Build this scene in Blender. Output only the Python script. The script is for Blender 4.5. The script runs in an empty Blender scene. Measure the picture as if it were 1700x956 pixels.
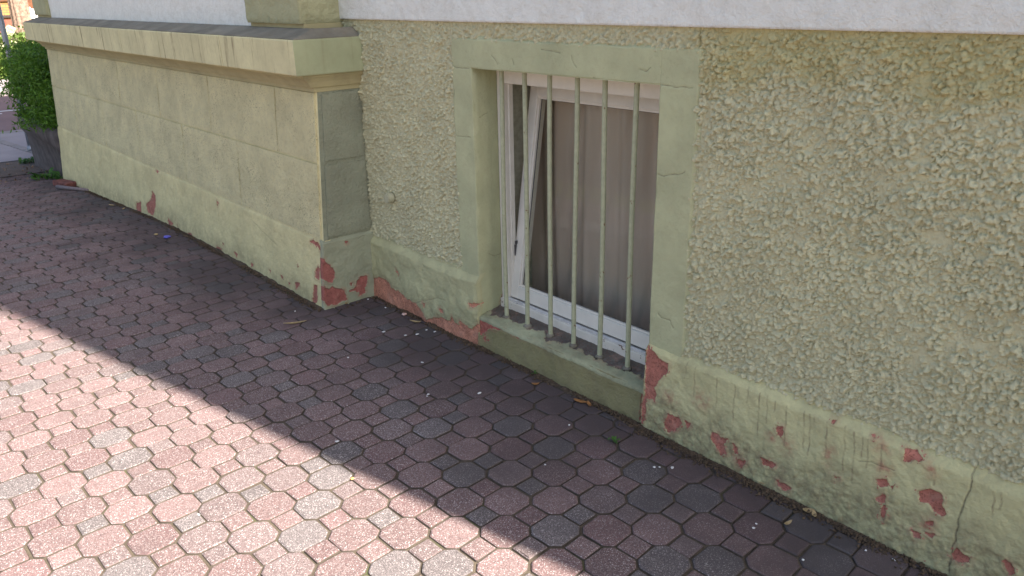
import bpy, bmesh, math, random
import numpy as np
from mathutils import Vector, Matrix
random.seed(7); rng = np.random.default_rng(11)
R_ = math.radians
S = bpy.context.scene
C = S.collection

# ------------------------------------------------------------------ camera
FPX = 1319.0; CX, CY = 850.0, 478.0; CAMH = 1.5
RM = np.array([[0.65401583, 0.25289215, -0.71295782],
               [0.75621101, -0.24373117, 0.60723968],
               [-0.02020389, -0.93629092, -0.35064387]])      # world = RM @ (right, down, forward)
cd = bpy.data.cameras.new('camera'); cam = bpy.data.objects.new('camera', cd); C.objects.link(cam)
r, u, b = RM[:, 0], -RM[:, 1], -RM[:, 2]
cam.matrix_world = Matrix(((r[0], u[0], b[0], 0), (r[1], u[1], b[1], 0), (r[2], u[2], b[2], CAMH), (0, 0, 0, 1)))
cd.sensor_width = 36; cd.lens = 36 * FPX / 1700; cd.clip_end = 500; cd.clip_start = 0.05
S.camera = cam

# ------------------------------------------------------------------ world, sun, exposure
SUN_EL = R_(47.0); SUN_AZ = math.atan2(0.2329, 1.0)            # from behind the house, low along its wall
w = bpy.data.worlds.new('World'); S.world = w; w.use_nodes = True
wn = w.node_tree.nodes; sky = wn.new('ShaderNodeTexSky'); sky.sky_type = 'NISHITA'; sky.sun_disc = False
sky.sun_elevation = SUN_EL; sky.sun_rotation = math.pi / 2 - SUN_AZ
sky.air_density = 1.0; sky.dust_density = 2.5; sky.ozone_density = 0.6
bg = wn['Background']; bg.inputs[1].default_value = 0.076
w.node_tree.links.new(sky.outputs[0], bg.inputs[0])
sd = bpy.data.lights.new('sun', 'SUN'); sd.energy = 5.0; sd.angle = R_(0.55); sd.color = (1.0, 0.93, 0.82)
so = bpy.data.objects.new('sun', sd); C.objects.link(so)
sdir = Vector((math.cos(SUN_EL) * math.cos(SUN_AZ), math.cos(SUN_EL) * math.sin(SUN_AZ), math.sin(SUN_EL)))
so.rotation_euler = sdir.to_track_quat('Z', 'Y').to_euler(); so.location = (6, 6, 14)
S.view_settings.view_transform = 'Standard'; S.view_settings.look = 'None'
S.view_settings.exposure = 1.76; S.view_settings.gamma = 1.0; S.view_settings.use_curve_mapping = False
S.render.engine = 'CYCLES'

# ------------------------------------------------------------------ photo pixel -> point on a known surface
def ray(px, py):
    v = np.array([px - CX, py - CY, FPX]); return RM @ (v / np.linalg.norm(v))
def FY(px, py, y): d = ray(px, py); t = y / d[1]; return (t * d[0], CAMH + t * d[2])      # on a wall facing the street: (x, z)
def FX(px, py, x): d = ray(px, py); t = x / d[0]; return (t * d[1], CAMH + t * d[2])      # on a wall facing along it: (y, z)
def zg(x):                                                                                # pavement level
    uu = np.clip(-5.2 - np.asarray(x, float), 0, 6.0); return -0.064 * uu * uu / (uu + 0.8)
def FG(px, py):
    d = ray(px, py); z = 0.0
    for _ in range(12):
        t = (z - CAMH) / d[2]; z = float(zg(t * d[0]))
    return (t * d[0], t * d[1], z)
def project(x, y, z):
    p = RM.T @ np.array([x, y, z - CAMH])
    return (CX + FPX * p[0] / p[2], CY + FPX * p[1] / p[2], p[2])

# ------------------------------------------------------------------ materials
def new_mat(name):
    m = bpy.data.materials.new(name); m.use_nodes = True
    nt = m.node_tree; return m, nt, nt.nodes['Principled BSDF']
class NT:
    def __init__(s, nt): s.nt = nt
    def n(s, typ, **kw):
        nd = s.nt.nodes.new(typ)
        for k, v in kw.items():
            if k.startswith('_'): setattr(nd, k[1:], v)
            else:
                sock = nd.inputs[int(k[1:])] if k[0] == 'i' and k[1:].isdigit() else nd.inputs[k]
                if isinstance(v, bpy.types.NodeSocket): s.nt.links.new(v, sock)
                else: sock.default_value = v
        return nd
    def pos(s):
        return s.n('ShaderNodeNewGeometry').outputs['Position']
    def scaled(s, vec, sc):
        return s.n('ShaderNodeMapping', Vector=vec, Scale=sc).outputs[0]
    def noise(s, vec, scale, detail=3.0, rough=0.55, dist=0.0):
        return s.n('ShaderNodeTexNoise', Vector=vec, Scale=scale, Detail=detail, Roughness=rough, Distortion=dist).outputs['Fac']
    def ramp(s, fac, a, b, va=0.0, vb=1.0):
        return s.n('ShaderNodeMapRange', Value=fac, **{'From Min': a, 'From Max': b, 'To Min': va, 'To Max': vb}).outputs[0]
    def math(s, op, a, b=0.0, c=0.0):
        return s.n('ShaderNodeMath', _operation=op, i0=a, i1=b, i2=c).outputs[0]
    def mix(s, fac, a, b, mode='MIX'):
        nd = s.n('ShaderNodeMix', _data_type='RGBA', _blend_type=mode)
        for sock, v in ((nd.inputs[0], fac), (nd.inputs[6], a), (nd.inputs[7], b)):
            if isinstance(v, bpy.types.NodeSocket): s.nt.links.new(v, sock)
            elif sock.type == 'RGBA': sock.default_value = tuple(v) + (1,) if len(v) == 3 else v
            else: sock.default_value = v
        return nd.outputs[2]
    def attr(s, name):
        return s.n('ShaderNodeAttribute', _attribute_name=name)
    def bump(s, h, strength, dist):
        return s.n('ShaderNodeBump', Height=h, Strength=strength, Distance=dist).outputs[0]
    def link(s, a, b): s.nt.links.new(a, b)
def setin(s, bs, **kw):
    for k, v in kw.items():
        sock = bs.inputs[k.replace('_', ' ')]
        if isinstance(v, bpy.types.NodeSocket): s.link(v, sock)
        else: sock.default_value = v

def paint(name, col, dirt=0.25, grain=(140, 0.5, 0.003), drip=0.0, red=(0.47, 0.18, 0.13), attrs=True, yellow=False,
          pores=0.0, tone=0.14, rough=0.85, specks=0.0, broad=0.0):
    m, nt, bs = new_mat(name); s = NT(nt); p = s.pos()
    col = (col[0], col[1], col[2] * (0.97 if col[2] > 0.6 else 0.90))
    c = s.mix(s.ramp(s.noise(p, 5, 4), 0.3, 0.7), tuple(k * (1 - tone) for k in col), tuple(k * (1 + tone * 0.6) for k in col))
    c = s.mix(s.math('MULTIPLY', s.ramp(s.noise(p, 34, 5, 0.7), 0.45, 0.75), 0.22), c, (0.36, 0.31, 0.2))
    if broad: c = s.mix(s.math('MULTIPLY', s.ramp(s.noise(p, 1.7, 3), 0.42, 0.66), broad), c, (0.30, 0.30, 0.24))
    if yellow:                                        # yellowish older coat below the white band
        sep = s.n('ShaderNodeSeparateXYZ', Vector=p)
        edge = s.math('ADD', sep.outputs[2], s.ramp(s.noise(p, 4.5, 3), 0.3, 0.7, -0.10, 0.08))
        mx = s.math('MULTIPLY', s.ramp(edge, 1.20, 1.30), s.ramp(sep.outputs[0], -1.62, -1.40))
        c = s.mix(s.math('MULTIPLY', mx, 0.62), c, (0.50, 0.44, 0.19))
    if dirt:
        d = s.ramp(s.noise(p, 9, 6, 0.68), 0.50, 0.72)
        c = s.mix(s.math('MULTIPLY', d, dirt), c, (0.20, 0.155, 0.10))
    if drip:
        v = s.scaled(p, (1, 1, 0.035))
        d = s.ramp(s.noise(v, 26, 3, 0.6), 0.60, 0.72)
        d2 = s.math('MULTIPLY', s.ramp(s.noise(v, 75, 2, 0.6), 0.60, 0.72), s.ramp(s.noise(p, 4, 2), 0.42, 0.62))
        d = s.math('MAXIMUM', d, s.math('MULTIPLY', d2, 0.8))
        d = s.math('MULTIPLY', d, s.ramp(s.noise(p, 14, 3), 0.25, 0.6))
        c = s.mix(s.math('MULTIPLY', d, drip), c, (0.17, 0.105, 0.055))
    if pores:
        vo = s.ramp(s.noise(p, 115, 4, 0.65), 0.55, 0.64)
        vo = s.math('MULTIPLY', vo, s.ramp(s.noise(p, 7, 3), 0.36, 0.62))
        c = s.mix(s.math('MULTIPLY', vo, pores), c, (0.12, 0.095, 0.06))
    gs, gst, gd = grain
    h = s.math('ADD', s.noise(p, gs, 5, 0.7), s.math('MULTIPLY', s.noise(p, gs * 0.22, 4, 0.6), 1.6))
    nrm = s.bump(h, gst, gd)
    if attrs:
        wob = s.ramp(s.noise(p, 75, 6, 0.72), 0.25, 0.75, -0.0030, 0.0028)
        st = s.attr('stain').outputs['Fac']
        c = s.mix(s.math('MULTIPLY', st, s.ramp(s.noise(p, 40, 4), 0.35, 0.65)), c, (0.43, 0.19, 0.125))
        c = s.mix(s.math('MULTIPLY', s.ramp(s.attr('streak').outputs['Fac'], 0.1, 1.0, 0, 0.75), s.ramp(s.noise(p, 22, 3), 0.35, 0.6, 0.1, 1.0)), c, (0.19, 0.13, 0.08))
        lowa = s.math('MULTIPLY', s.attr('low').outputs['Fac'], s.ramp(s.noise(p, 26, 6, 0.7), 0.36, 0.62, 0.1, 0.75))
        c = s.mix(lowa, c, (0.215, 0.165, 0.095))
        ln = s.attr('line').outputs['Fac']
        c = s.mix(s.ramp(ln, 0.25, 0.9, 0, 0.85), c, (0.085, 0.065, 0.045))
        pe = s.math('ADD', s.attr('peel').outputs['Fac'], wob)
        if specks:                                     # small chips low on the plinth
            sp = s.math('MULTIPLY', s.ramp(s.noise(p, 30, 5, 0.72), 0.655, 0.69), s.attr('low').outputs['Fac'])
            pe = s.math('MAXIMUM', pe, s.ramp(sp, 0.3, 0.7, -0.01, 0.004))
        near = s.ramp(s.attr('peel').outputs['Fac'], -0.019, -0.003)
        chip = s.math('MULTIPLY', s.ramp(s.noise(p, 62, 5, 0.7), 0.585, 0.60), near)
        pe = s.math('MAXIMUM', pe, s.ramp(chip, 0.35, 0.75, -0.01, 0.004))
        c = s.mix(s.math('MULTIPLY', near, s.ramp(s.noise(p, 30, 4), 0.4, 0.62, 0, 0.45)), c, (0.42, 0.22, 0.15))
        fac = s.ramp(pe, -0.0004, 0.0004)
        rc = s.mix(s.ramp(s.noise(p, 28, 4), 0.3, 0.7), tuple(k * 0.8 for k in red), tuple(min(1, k * 1.2) for k in red))
        rc = s.mix(s.ramp(s.noise(p, 150, 4, 0.7), 0.52, 0.64, 0, 0.75), rc, (0.17, 0.06, 0.04))
        rc = s.mix(s.ramp(s.noise(p, 17, 4, 0.6), 0.55, 0.72, 0, 0.5), rc, (0.52, 0.30, 0.22))
        rim = s.math('MULTIPLY', s.ramp(pe, -0.0035, -0.0004), s.ramp(s.noise(p, 60, 3), 0.45, 0.6, 0, 0.6))
        c = s.mix(rim, c, (0.15, 0.09, 0.06))
        c = s.mix(fac, c, rc)
    setin(s, bs, Base_Color=c, Roughness=rough, Normal=nrm)
    bs.inputs['Specular IOR Level'].default_value = 0.25
    return m

GREEN = (0.47, 0.452, 0.292)
M = {}
M['rough'] = paint('roughcast_paint', (0.60, 0.565, 0.395), dirt=0.14, grain=(300, 0.7, 0.003), attrs=False, yellow=True, tone=0.08, pores=0.25)
M['plinth'] = paint('plinth_paint', (0.60, 0.56, 0.335), dirt=0.42, grain=(80, 0.8, 0.006), specks=1)
M['plinthL'] = paint('plinth_paint_patched', (0.50, 0.48, 0.30), dirt=0.30, grain=(90, 0.6, 0.005), red=(0.56, 0.25, 0.16), specks=1)
M['bayplinth'] = paint('bay_plinth_paint', (0.74, 0.65, 0.385), dirt=0.2, grain=(62, 0.8, 0.007), specks=1)
M['bayside_shaded'] = paint('bay_side_plinth_paint_shaded', (0.33, 0.345, 0.265), dirt=0.18, grain=(60, 0.6, 0.006), red=(0.33, 0.12, 0.10))  # plinth's side face: greyer paint plus the corner's shade, both in the base colour
M['sur'] = paint('surround_paint', (0.49, 0.495, 0.325), dirt=0.10, grain=(110, 0.55, 0.003), pores=0.12)
M['apron'] = paint('apron_paint', (0.31, 0.275, 0.15), dirt=0.6, grain=(90, 1.0, 0.007), red=(0.47, 0.15, 0.115))
M['block'] = paint('block_paint', (0.80, 0.715, 0.455), dirt=0.14, grain=(130, 1.0, 0.010), attrs=False, pores=0.6)
M['margin'] = paint('margin_paint', (0.80, 0.715, 0.455), dirt=0.18, grain=(160, 0.3, 0.002), attrs=False)
M['sideblock_shaded'] = paint('side_block_paint_shaded', (0.32, 0.335, 0.265), dirt=0.15, grain=(75, 1.0, 0.009), attrs=False, pores=0.3)  # greyer side paint, with the shade on this face darkened into its colour
M['cornice'] = paint('cornice_paint', (0.70, 0.63, 0.40), dirt=0.12, grain=(170, 0.3, 0.002), attrs=False, drip=0.95)
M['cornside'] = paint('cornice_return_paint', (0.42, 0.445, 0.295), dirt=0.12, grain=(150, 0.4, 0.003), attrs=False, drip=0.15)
M['mould'] = paint('moulding_paint', (0.46, 0.40, 0.24), dirt=0.30, grain=(170, 0.4, 0.002), attrs=False)
M['pier'] = paint('pier_paint', (0.44, 0.43, 0.28), dirt=0.08, grain=(48, 0.9, 0.010), attrs=False)
M['white'] = paint('white_render', (0.875, 0.87, 0.815), dirt=0.02, grain=(85, 0.9, 0.008), attrs=False, tone=0.05)
M['cap'] = paint('weathered_cement', (0.24, 0.22, 0.195), dirt=0.55, grain=(110, 0.6, 0.004), attrs=False, tone=0.3)
M['sill'] = paint('sill_paint', (0.42, 0.42, 0.29), dirt=0.45, grain=(70, 1.0, 0.008), tone=0.25, red=(0.165, 0.14, 0.115))

def simple(name, col, rough=0.6, nscale=40, var=0.2, bump=0.0, metallic=0.0, spec=0.4, chips=None):
    m, nt, bs = new_mat(name); s = NT(nt); p = s.pos()
    c = s.mix(s.ramp(s.noise(p, nscale, 4), 0.3, 0.7), tuple(k * (1 - var) for k in col), tuple(min(1, k * (1 + var)) for k in col))
    if chips:
        c = s.mix(s.ramp(s.noise(p, chips[0], 4, 0.7), chips[1], chips[1] + 0.02), c, chips[2])
    kw = dict(Base_Color=c, Roughness=rough)
    if bump: kw['Normal'] = s.bump(s.noise(p, nscale * 3, 4), 0.6, bump)
    setin(s, bs, **kw); bs.inputs['Metallic'].default_value = metallic; bs.inputs['Specular IOR Level'].default_value = spec
    return m
M['bar'] = simple('bar_paint', (0.40, 0.41, 0.265), 0.5, 60, 0.12, 0.0008, chips=(34, 0.655, (0.16, 0.075, 0.035)))
M['frame'] = simple('window_white', (0.82, 0.77, 0.675), 0.42, 20, 0.05, 0.0)
M['framebase'] = simple('window_white_worn', (0.79, 0.735, 0.64), 0.6, 20, 0.08, 0.0, chips=(24, 0.63, (0.20, 0.11, 0.06)))
M['gasket'] = simple('dark_gasket', (0.09, 0.085, 0.085), 0.5)
M['room'] = simple('room_wall', (0.25, 0.22, 0.2), 0.9)
M['core'] = simple('wall_core', (0.4, 0.39, 0.3), 0.9)
M['roof'] = simple('roof_tile', (0.25, 0.11, 0.07), 0.8)
M['concrete'] = simple('planter_concrete', (0.115, 0.098, 0.094), 0.9, 9, 0.35, 0.004)
M['steel'] = simple('galvanised_steel', (0.30, 0.32, 0.35), 0.45, 15, 0.2, metallic=0.5)
M['dirt'] = simple('dark_soil', (0.10, 0.068, 0.042), 0.95, 90, 0.5)
M['soil'] = simple('packed_soil', (0.085, 0.06, 0.04), 0.95, 70, 0.5, 0.006, chips=(20, 0.62, (0.06, 0.07, 0.02)))
M['fleck'] = simple('white_petal', (0.75, 0.74, 0.73), 0.7, 80, 0.1)
M['dryleaf'] = simple('dry_leaf', (0.36, 0.17, 0.06), 0.7, 90, 0.4)
M['straw'] = simple('straw', (0.45, 0.33, 0.17), 0.7, 90, 0.3)
M['blue'] = simple('blue_plastic', (0.13, 0.12, 0.52), 0.4, 60, 0.2)
M['bark'] = simple('bark', (0.30, 0.20, 0.15), 0.95, 14, 0.5, 0.02)
M['far_white'] = simple('far_white_paint', (0.75, 0.76, 0.78), 0.5, 20, 0.05)
M['far_dark'] = simple('far_dark', (0.05, 0.035, 0.03), 0.7, 10, 0.2)
M['far_brown'] = simple('far_brown_timber', (0.15, 0.055, 0.025), 0.7, 6, 0.3)
M['far_red'] = simple('far_red_stone', (0.26, 0.085, 0.06), 0.8, 6, 0.3)

def leaf_mat(name, col, var=0.5):
    m, nt, bs = new_mat(name); s = NT(nt); p = s.pos()
    c = s.mix(s.ramp(s.noise(p, 14, 3, 0.7), 0.32, 0.68), tuple(k * (1 - var) for k in col), tuple(k * (1 + var) for k in col))
    setin(s, bs, Base_Color=c, Roughness=0.55); bs.inputs['Specular IOR Level'].default_value = 0.3
    tr = s.n('ShaderNodeBsdfTranslucent', Color=c)
    mx = s.n('ShaderNodeMixShader', Fac=0.3); s.link(bs.outputs[0], mx.inputs[1]); s.link(tr.outputs[0], mx.inputs[2])
    s.link(mx.outputs[0], nt.nodes['Material Output'].inputs[0]); return m
M['hedge'] = leaf_mat('hedge_leaf', (0.095, 0.20, 0.022))
M['weed'] = leaf_mat('weed_leaf', (0.07, 0.16, 0.03), 0.3)
M['bush'] = leaf_mat('bush_leaf', (0.11, 0.17, 0.03))
M['treeleaf'] = leaf_mat('tree_leaf', (0.06, 0.11, 0.02))
M['bloom'] = leaf_mat('bloom_petal', (0.70, 0.68, 0.42), 0.2)
M['grass'] = leaf_mat('grass', (0.14, 0.19, 0.05), 0.4)

m, nt, bs = new_mat('window_glass'); s = NT(nt)                 # thin clear pane: mostly see-through, mirrors at a grazing view
gl = s.n('ShaderNodeBsdfGlossy', Roughness=0.03, Color=(0.95, 0.97, 1, 1)); tp = s.n('ShaderNodeBsdfTransparent', Color=(0.90, 0.92, 0.91, 1))
lw = s.n('ShaderNodeLayerWeight', Blend=0.5); mx = s.n('ShaderNodeMixShader')
fr = s.math('ADD', s.math('MULTIPLY', s.math('POWER', lw.outputs['Facing'], 5.0), 0.45), 0.008); s.link(fr, mx.inputs[0]); s.link(tp.outputs[0], mx.inputs[1]); s.link(gl.outputs[0], mx.inputs[2])
s.link(mx.outputs[0], nt.nodes['Material Output'].inputs[0]); M['glass'] = m

m, nt, bs = new_mat('curtain_cloth'); s = NT(nt); p = s.pos()
c = s.mix(s.ramp(s.noise(s.scaled(p, (1, 1, 0.15)), 9, 3), 0.3, 0.7), (0.60, 0.455, 0.36), (0.72, 0.56, 0.45))
setin(s, bs, Base_Color=c, Roughness=0.9); M['curtain'] = m

def paver_mat(name, use_object):
    m, nt, bs = new_mat(name); s = NT(nt); p = s.pos()
    col = s.n('ShaderNodeObjectInfo').outputs['Color'] if use_object else s.attr('paver_colour').outputs['Color']
    c = s.mix(s.ramp(s.noise(p, 22, 3), 0.3, 0.7, 0, 0.3), col, s.mix(1.0, col, (0.72, 0.75, 0.80), 'MULTIPLY'))
    sep = s.n('ShaderNodeSeparateXYZ', Vector=p)
    # grime carried along the foot of the wall: smoother, blacker stones with ragged limits
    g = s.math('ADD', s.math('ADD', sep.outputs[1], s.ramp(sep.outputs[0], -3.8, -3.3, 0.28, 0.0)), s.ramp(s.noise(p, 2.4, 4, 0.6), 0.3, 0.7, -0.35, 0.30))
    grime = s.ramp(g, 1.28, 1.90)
    grain = s.math('SUBTRACT', 1.0, s.math('MULTIPLY', grime, 0.8))
    vo = s.n('ShaderNodeTexVoronoi', Vector=p, Scale=420.0); ch = s.n('ShaderNodeSeparateColor', Color=vo.outputs['Color'])
    c = s.mix(s.math('MULTIPLY', s.ramp(ch.outputs[0], 0.62, 0.9), s.math('MULTIPLY', grain, 0.5)), c, (0.36, 0.30, 0.29))
    c = s.mix(s.math('MULTIPLY', s.ramp(ch.outputs[1], 0.66, 0.86), s.math('MULTIPLY', grain, 0.65)), c, (0.075, 0.058, 0.06))
    c = s.mix(s.math('MULTIPLY', s.ramp(ch.outputs[2], 0.91, 0.95), s.math('MULTIPLY', grain, 0.6)), c, (0.68, 0.62, 0.61))
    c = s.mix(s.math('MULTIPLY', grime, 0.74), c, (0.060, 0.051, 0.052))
    st = s.ramp(s.noise(p, 3.2, 5, 0.6), 0.56, 0.74, 0, 0.35)
    c = s.mix(st, c, (0.10, 0.082, 0.08))
    h = s.math('ADD', s.noise(p, 330, 3, 0.7), s.math('MULTIPLY', s.noise(p, 60, 3), 0.8))
    setin(s, bs, Base_Color=c, Roughness=0.88, Normal=s.bump(h, 0.7, 0.003)); bs.inputs['Specular IOR Level'].default_value = 0.3
    return m
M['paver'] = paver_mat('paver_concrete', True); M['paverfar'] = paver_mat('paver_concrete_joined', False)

m, nt, bs = new_mat('joint_sand'); s = NT(nt); p = s.pos()
c = s.mix(s.ramp(s.noise(p, 6, 5, 0.65), 0.35, 0.65), (0.065, 0.050, 0.036), (0.125, 0.098, 0.068))
c = s.mix(s.ramp(s.noise(p, 180, 3, 0.7), 0.45, 0.65, 0, 0.7), c, (0.05, 0.038, 0.028))
c = s.mix(s.ramp(s.noise(p, 5.2, 4), 0.60, 0.70, 0, 0.7), c, (0.07, 0.085, 0.025))
setin(s, bs, Base_Color=c, Roughness=0.95, Normal=s.bump(s.noise(p, 240, 4), 0.8, 0.004)); M['sand'] = m

M['grime'] = simple('joint_grime', (0.075, 0.060, 0.048), 0.95, 40, 0.35)
def ground_mat(name, c1, c2, scale, bumpd=0.004, joints=None, speck=0.3):
    m, nt, bs = new_mat(name); s = NT(nt); p = s.pos()
    c = s.mix(s.ramp(s.noise(p, scale, 5, 0.6), 0.32, 0.68), c1, c2)
    c = s.mix(s.ramp(s.noise(p, 120, 2), 0.5, 0.7, 0, speck), c, tuple(k * 0.45 for k in c1))
    h = s.noise(p, 140, 4)
    setin(s, bs, Base_Color=c, Roughness=0.92, Normal=s.bump(h, 0.6, bumpd)); return m
M['avgpave'] = ground_mat('worn_paving', (0.15, 0.105, 0.10), (0.22, 0.155, 0.14), 3)
M['earth'] = ground_mat('bare_earth', (0.085, 0.065, 0.055), (0.125, 0.10, 0.085), 5, 0.01)
M['sidewalk'] = ground_mat('sidewalk_slab', (0.31, 0.27, 0.275), (0.37, 0.32, 0.32), 2.5)
M['asphalt'] = ground_mat('street_asphalt', (0.20, 0.125, 0.125), (0.245, 0.16, 0.155), 1.5)
M['kerb'] = ground_mat('kerb_stone', (0.26, 0.23, 0.22), (0.33, 0.29, 0.28), 6)
M['roadline'] = ground_mat('road_paint', (0.62, 0.60, 0.58), (0.72, 0.70, 0.68), 8)
M['lawn'] = ground_mat('lawn_ground', (0.16, 0.20, 0.06), (0.26, 0.27, 0.10), 4, 0.02)

m, nt, bs = new_mat('yellow_brick'); s = NT(nt); p = s.pos()
sp = s.n('ShaderNodeSeparateXYZ', Vector=p); v = s.n('ShaderNodeCombineXYZ', X=sp.outputs[1], Y=sp.outputs[2])
bt = s.n('ShaderNodeTexBrick', Vector=v.outputs[0], Scale=1.0, Color1=(0.50, 0.24, 0.075, 1), Color2=(0.40, 0.17, 0.055, 1), Mortar=(0.16, 0.10, 0.07, 1),
         **{'Mortar Size': 0.012, 'Brick Width': 0.25, 'Row Height': 0.105, 'Bias': 0.0})
setin(s, bs, Base_Color=bt.outputs[0], Roughness=0.85, Normal=s.bump(bt.outputs[1], -0.5, 0.01)); M['brick'] = m

# ------------------------------------------------------------------ object helpers
def obj(name, me, mat=None, parent=None, smooth=False):
    if isinstance(me, bmesh.types.BMesh):
        bm_ = me; me = bpy.data.meshes.new(name); bm_.to_mesh(me); bm_.free()
    o = bpy.data.objects.new(name, me); C.objects.link(o)
    if mat is not None: me.materials.append(M[mat] if isinstance(mat, str) else mat)
    if smooth: me.polygons.foreach_set('use_smooth', [True] * len(me.polygons))
    if parent is not None:
        o.parent = parent
        q = parent; off = Vector((0, 0, 0))
        while q is not None: off += q.location; q = q.parent
        me.transform(Matrix.Translation(-off))
    return o
def thing(name, label, cat, loc=(0, 0, 0), group=None):
    o = bpy.data.objects.new(name, None); C.objects.link(o); o.location = loc; o.empty_display_size = 0.1
    tag(o, label, cat, group); return o
def tag(o, label, cat, group=None, kind=None):
    if label: o['label'] = label
    if cat: o['category'] = cat
    if group: o['group'] = group
    if kind: o['kind'] = kind
    return o
def struct(o): o['kind'] = 'structure'; return o
def box(bm, x0, x1, y0, y1, z0, z1, bev=0.0, seg=1):
    mat = Matrix.Translation(((x0 + x1) / 2, (y0 + y1) / 2, (z0 + z1) / 2)) @ Matrix.Diagonal((x1 - x0, y1 - y0, z1 - z0, 1))
    vs = bmesh.ops.create_cube(bm, size=1, matrix=mat)['verts']
    if bev:
        es = {e for v in vs for e in v.link_edges}
        bmesh.ops.bevel(bm, geom=list(es), offset=bev, segments=seg, affect='EDGES', profile=0.5)
    return vs
def boxobj(name, dims, mat, parent, bev=0.0, seg=1):
    bm = bmesh.new(); box(bm, *dims, bev=bev, seg=seg); return obj(name, bm, mat, parent)
def pydata(name, verts, faces):
    me = bpy.data.meshes.new(name); me.from_pydata([tuple(v) for v in verts], [], faces); me.update(); return me
def fast_mesh(name, V, F, attrs=None, quads=True):
    """V (n,3) array, F (m,4) array"""
    me = bpy.data.meshes.new(name); n = len(V); k = F.shape[1]
    me.vertices.add(n); me.vertices.foreach_set('co', V.astype(np.float32).ravel())
    me.loops.add(F.size); me.loops.foreach_set('vertex_index', F.astype(np.int32).ravel())
    me.polygons.add(len(F)); me.polygons.foreach_set('loop_start', np.arange(0, F.size, k, dtype=np.int32))
    me.update(calc_edges=True)
    for key, a in (attrs or {}).items():
        at = me.attributes.new(key, 'FLOAT', 'POINT'); at.data.foreach_set('value', a.astype(np.float32).ravel())
    return me

# ------------------------------------------------------------------ noise on arrays
TAB = rng.random((256, 256))
def vnoise(x, y, seed=0):
    x = np.asarray(x) + seed * 17.31; y = np.asarray(y) + seed * 41.7
    xi = np.floor(x).astype(int); yi = np.floor(y).astype(int); fx = x - xi; fy = y - yi
    fx = fx * fx * (3 - 2 * fx); fy = fy * fy * (3 - 2 * fy)
    a = TAB[xi % 256, yi % 256]; b_ = TAB[(xi + 1) % 256, yi % 256]; c_ = TAB[xi % 256, (yi + 1) % 256]; d = TAB[(xi + 1) % 256, (yi + 1) % 256]
    return (a * (1 - fx) + b_ * fx) * (1 - fy) + (c_ * (1 - fx) + d * fx) * fy
def fbm(x, y, f, seed=0, octv=4, gain=0.5):
    t = 0; a = 1; s_ = 0
    for i in range(octv):
        t = t + a * (vnoise(x * f, y * f, seed + i * 3) - 0.5); s_ += a; a *= gain; f *= 2.03
    return t / s_ * 2
def sstep(x, a, b_):
    t = np.clip((x - a) / (b_ - a), 0, 1); return t * t * (3 - 2 * t)
def poly_sd(U, V, poly, far=0.02):
    out = np.full(U.shape, -far); P = np.array(poly, float)
    lo = P.min(0) - far; hi = P.max(0) + far
    mk = (U > lo[0]) & (U < hi[0]) & (V > lo[1]) & (V < hi[1])
    if not mk.any(): return out
    u_, v_ = U[mk], V[mk]; d = np.full(u_.shape, 1e9); ins = np.zeros(u_.shape, bool)
    for i in range(len(P)):
        ax, ay = P[i]; bx, by = P[(i + 1) % len(P)]
        ex, ey = bx - ax, by - ay; t = np.clip(((u_ - ax) * ex + (v_ - ay) * ey) / (ex * ex + ey * ey + 1e-12), 0, 1)
        d = np.minimum(d, np.hypot(u_ - ax - t * ex, v_ - ay - t * ey))
        c_ = ((ay > v_) != (by > v_)) & (u_ < ex * (v_ - ay) / (by - ay + 1e-12) + ax); ins ^= c_
    out[mk] = np.clip(np.where(ins, d, -d), -far, far); return out
def line_w(U, V, pts, wd):
    out = np.zeros(U.shape); U, V = U + fbm(U, V, 45, 71, 3) * 0.0042, V + fbm(U, V, 45, 72, 3) * 0.003
    for (ax, ay), (bx, by) in zip(pts[:-1], pts[1:]):
        mk = (U > min(ax, bx) - .02) & (U < max(ax, bx) + .02) & (V > min(ay, by) - .02) & (V < max(ay, by) + .02)
        if not mk.any(): continue
        u_, v_ = U[mk], V[mk]; ex, ey = bx - ax, by - ay
        t = np.clip(((u_ - ax) * ex + (v_ - ay) * ey) / (ex * ex + ey * ey + 1e-12), 0, 1)
        d = np.hypot(u_ - ax - t * ex, v_ - ay - t * ey); out[mk] = np.maximum(out[mk], np.clip(1 - d / wd, 0, 1))
    return out
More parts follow.
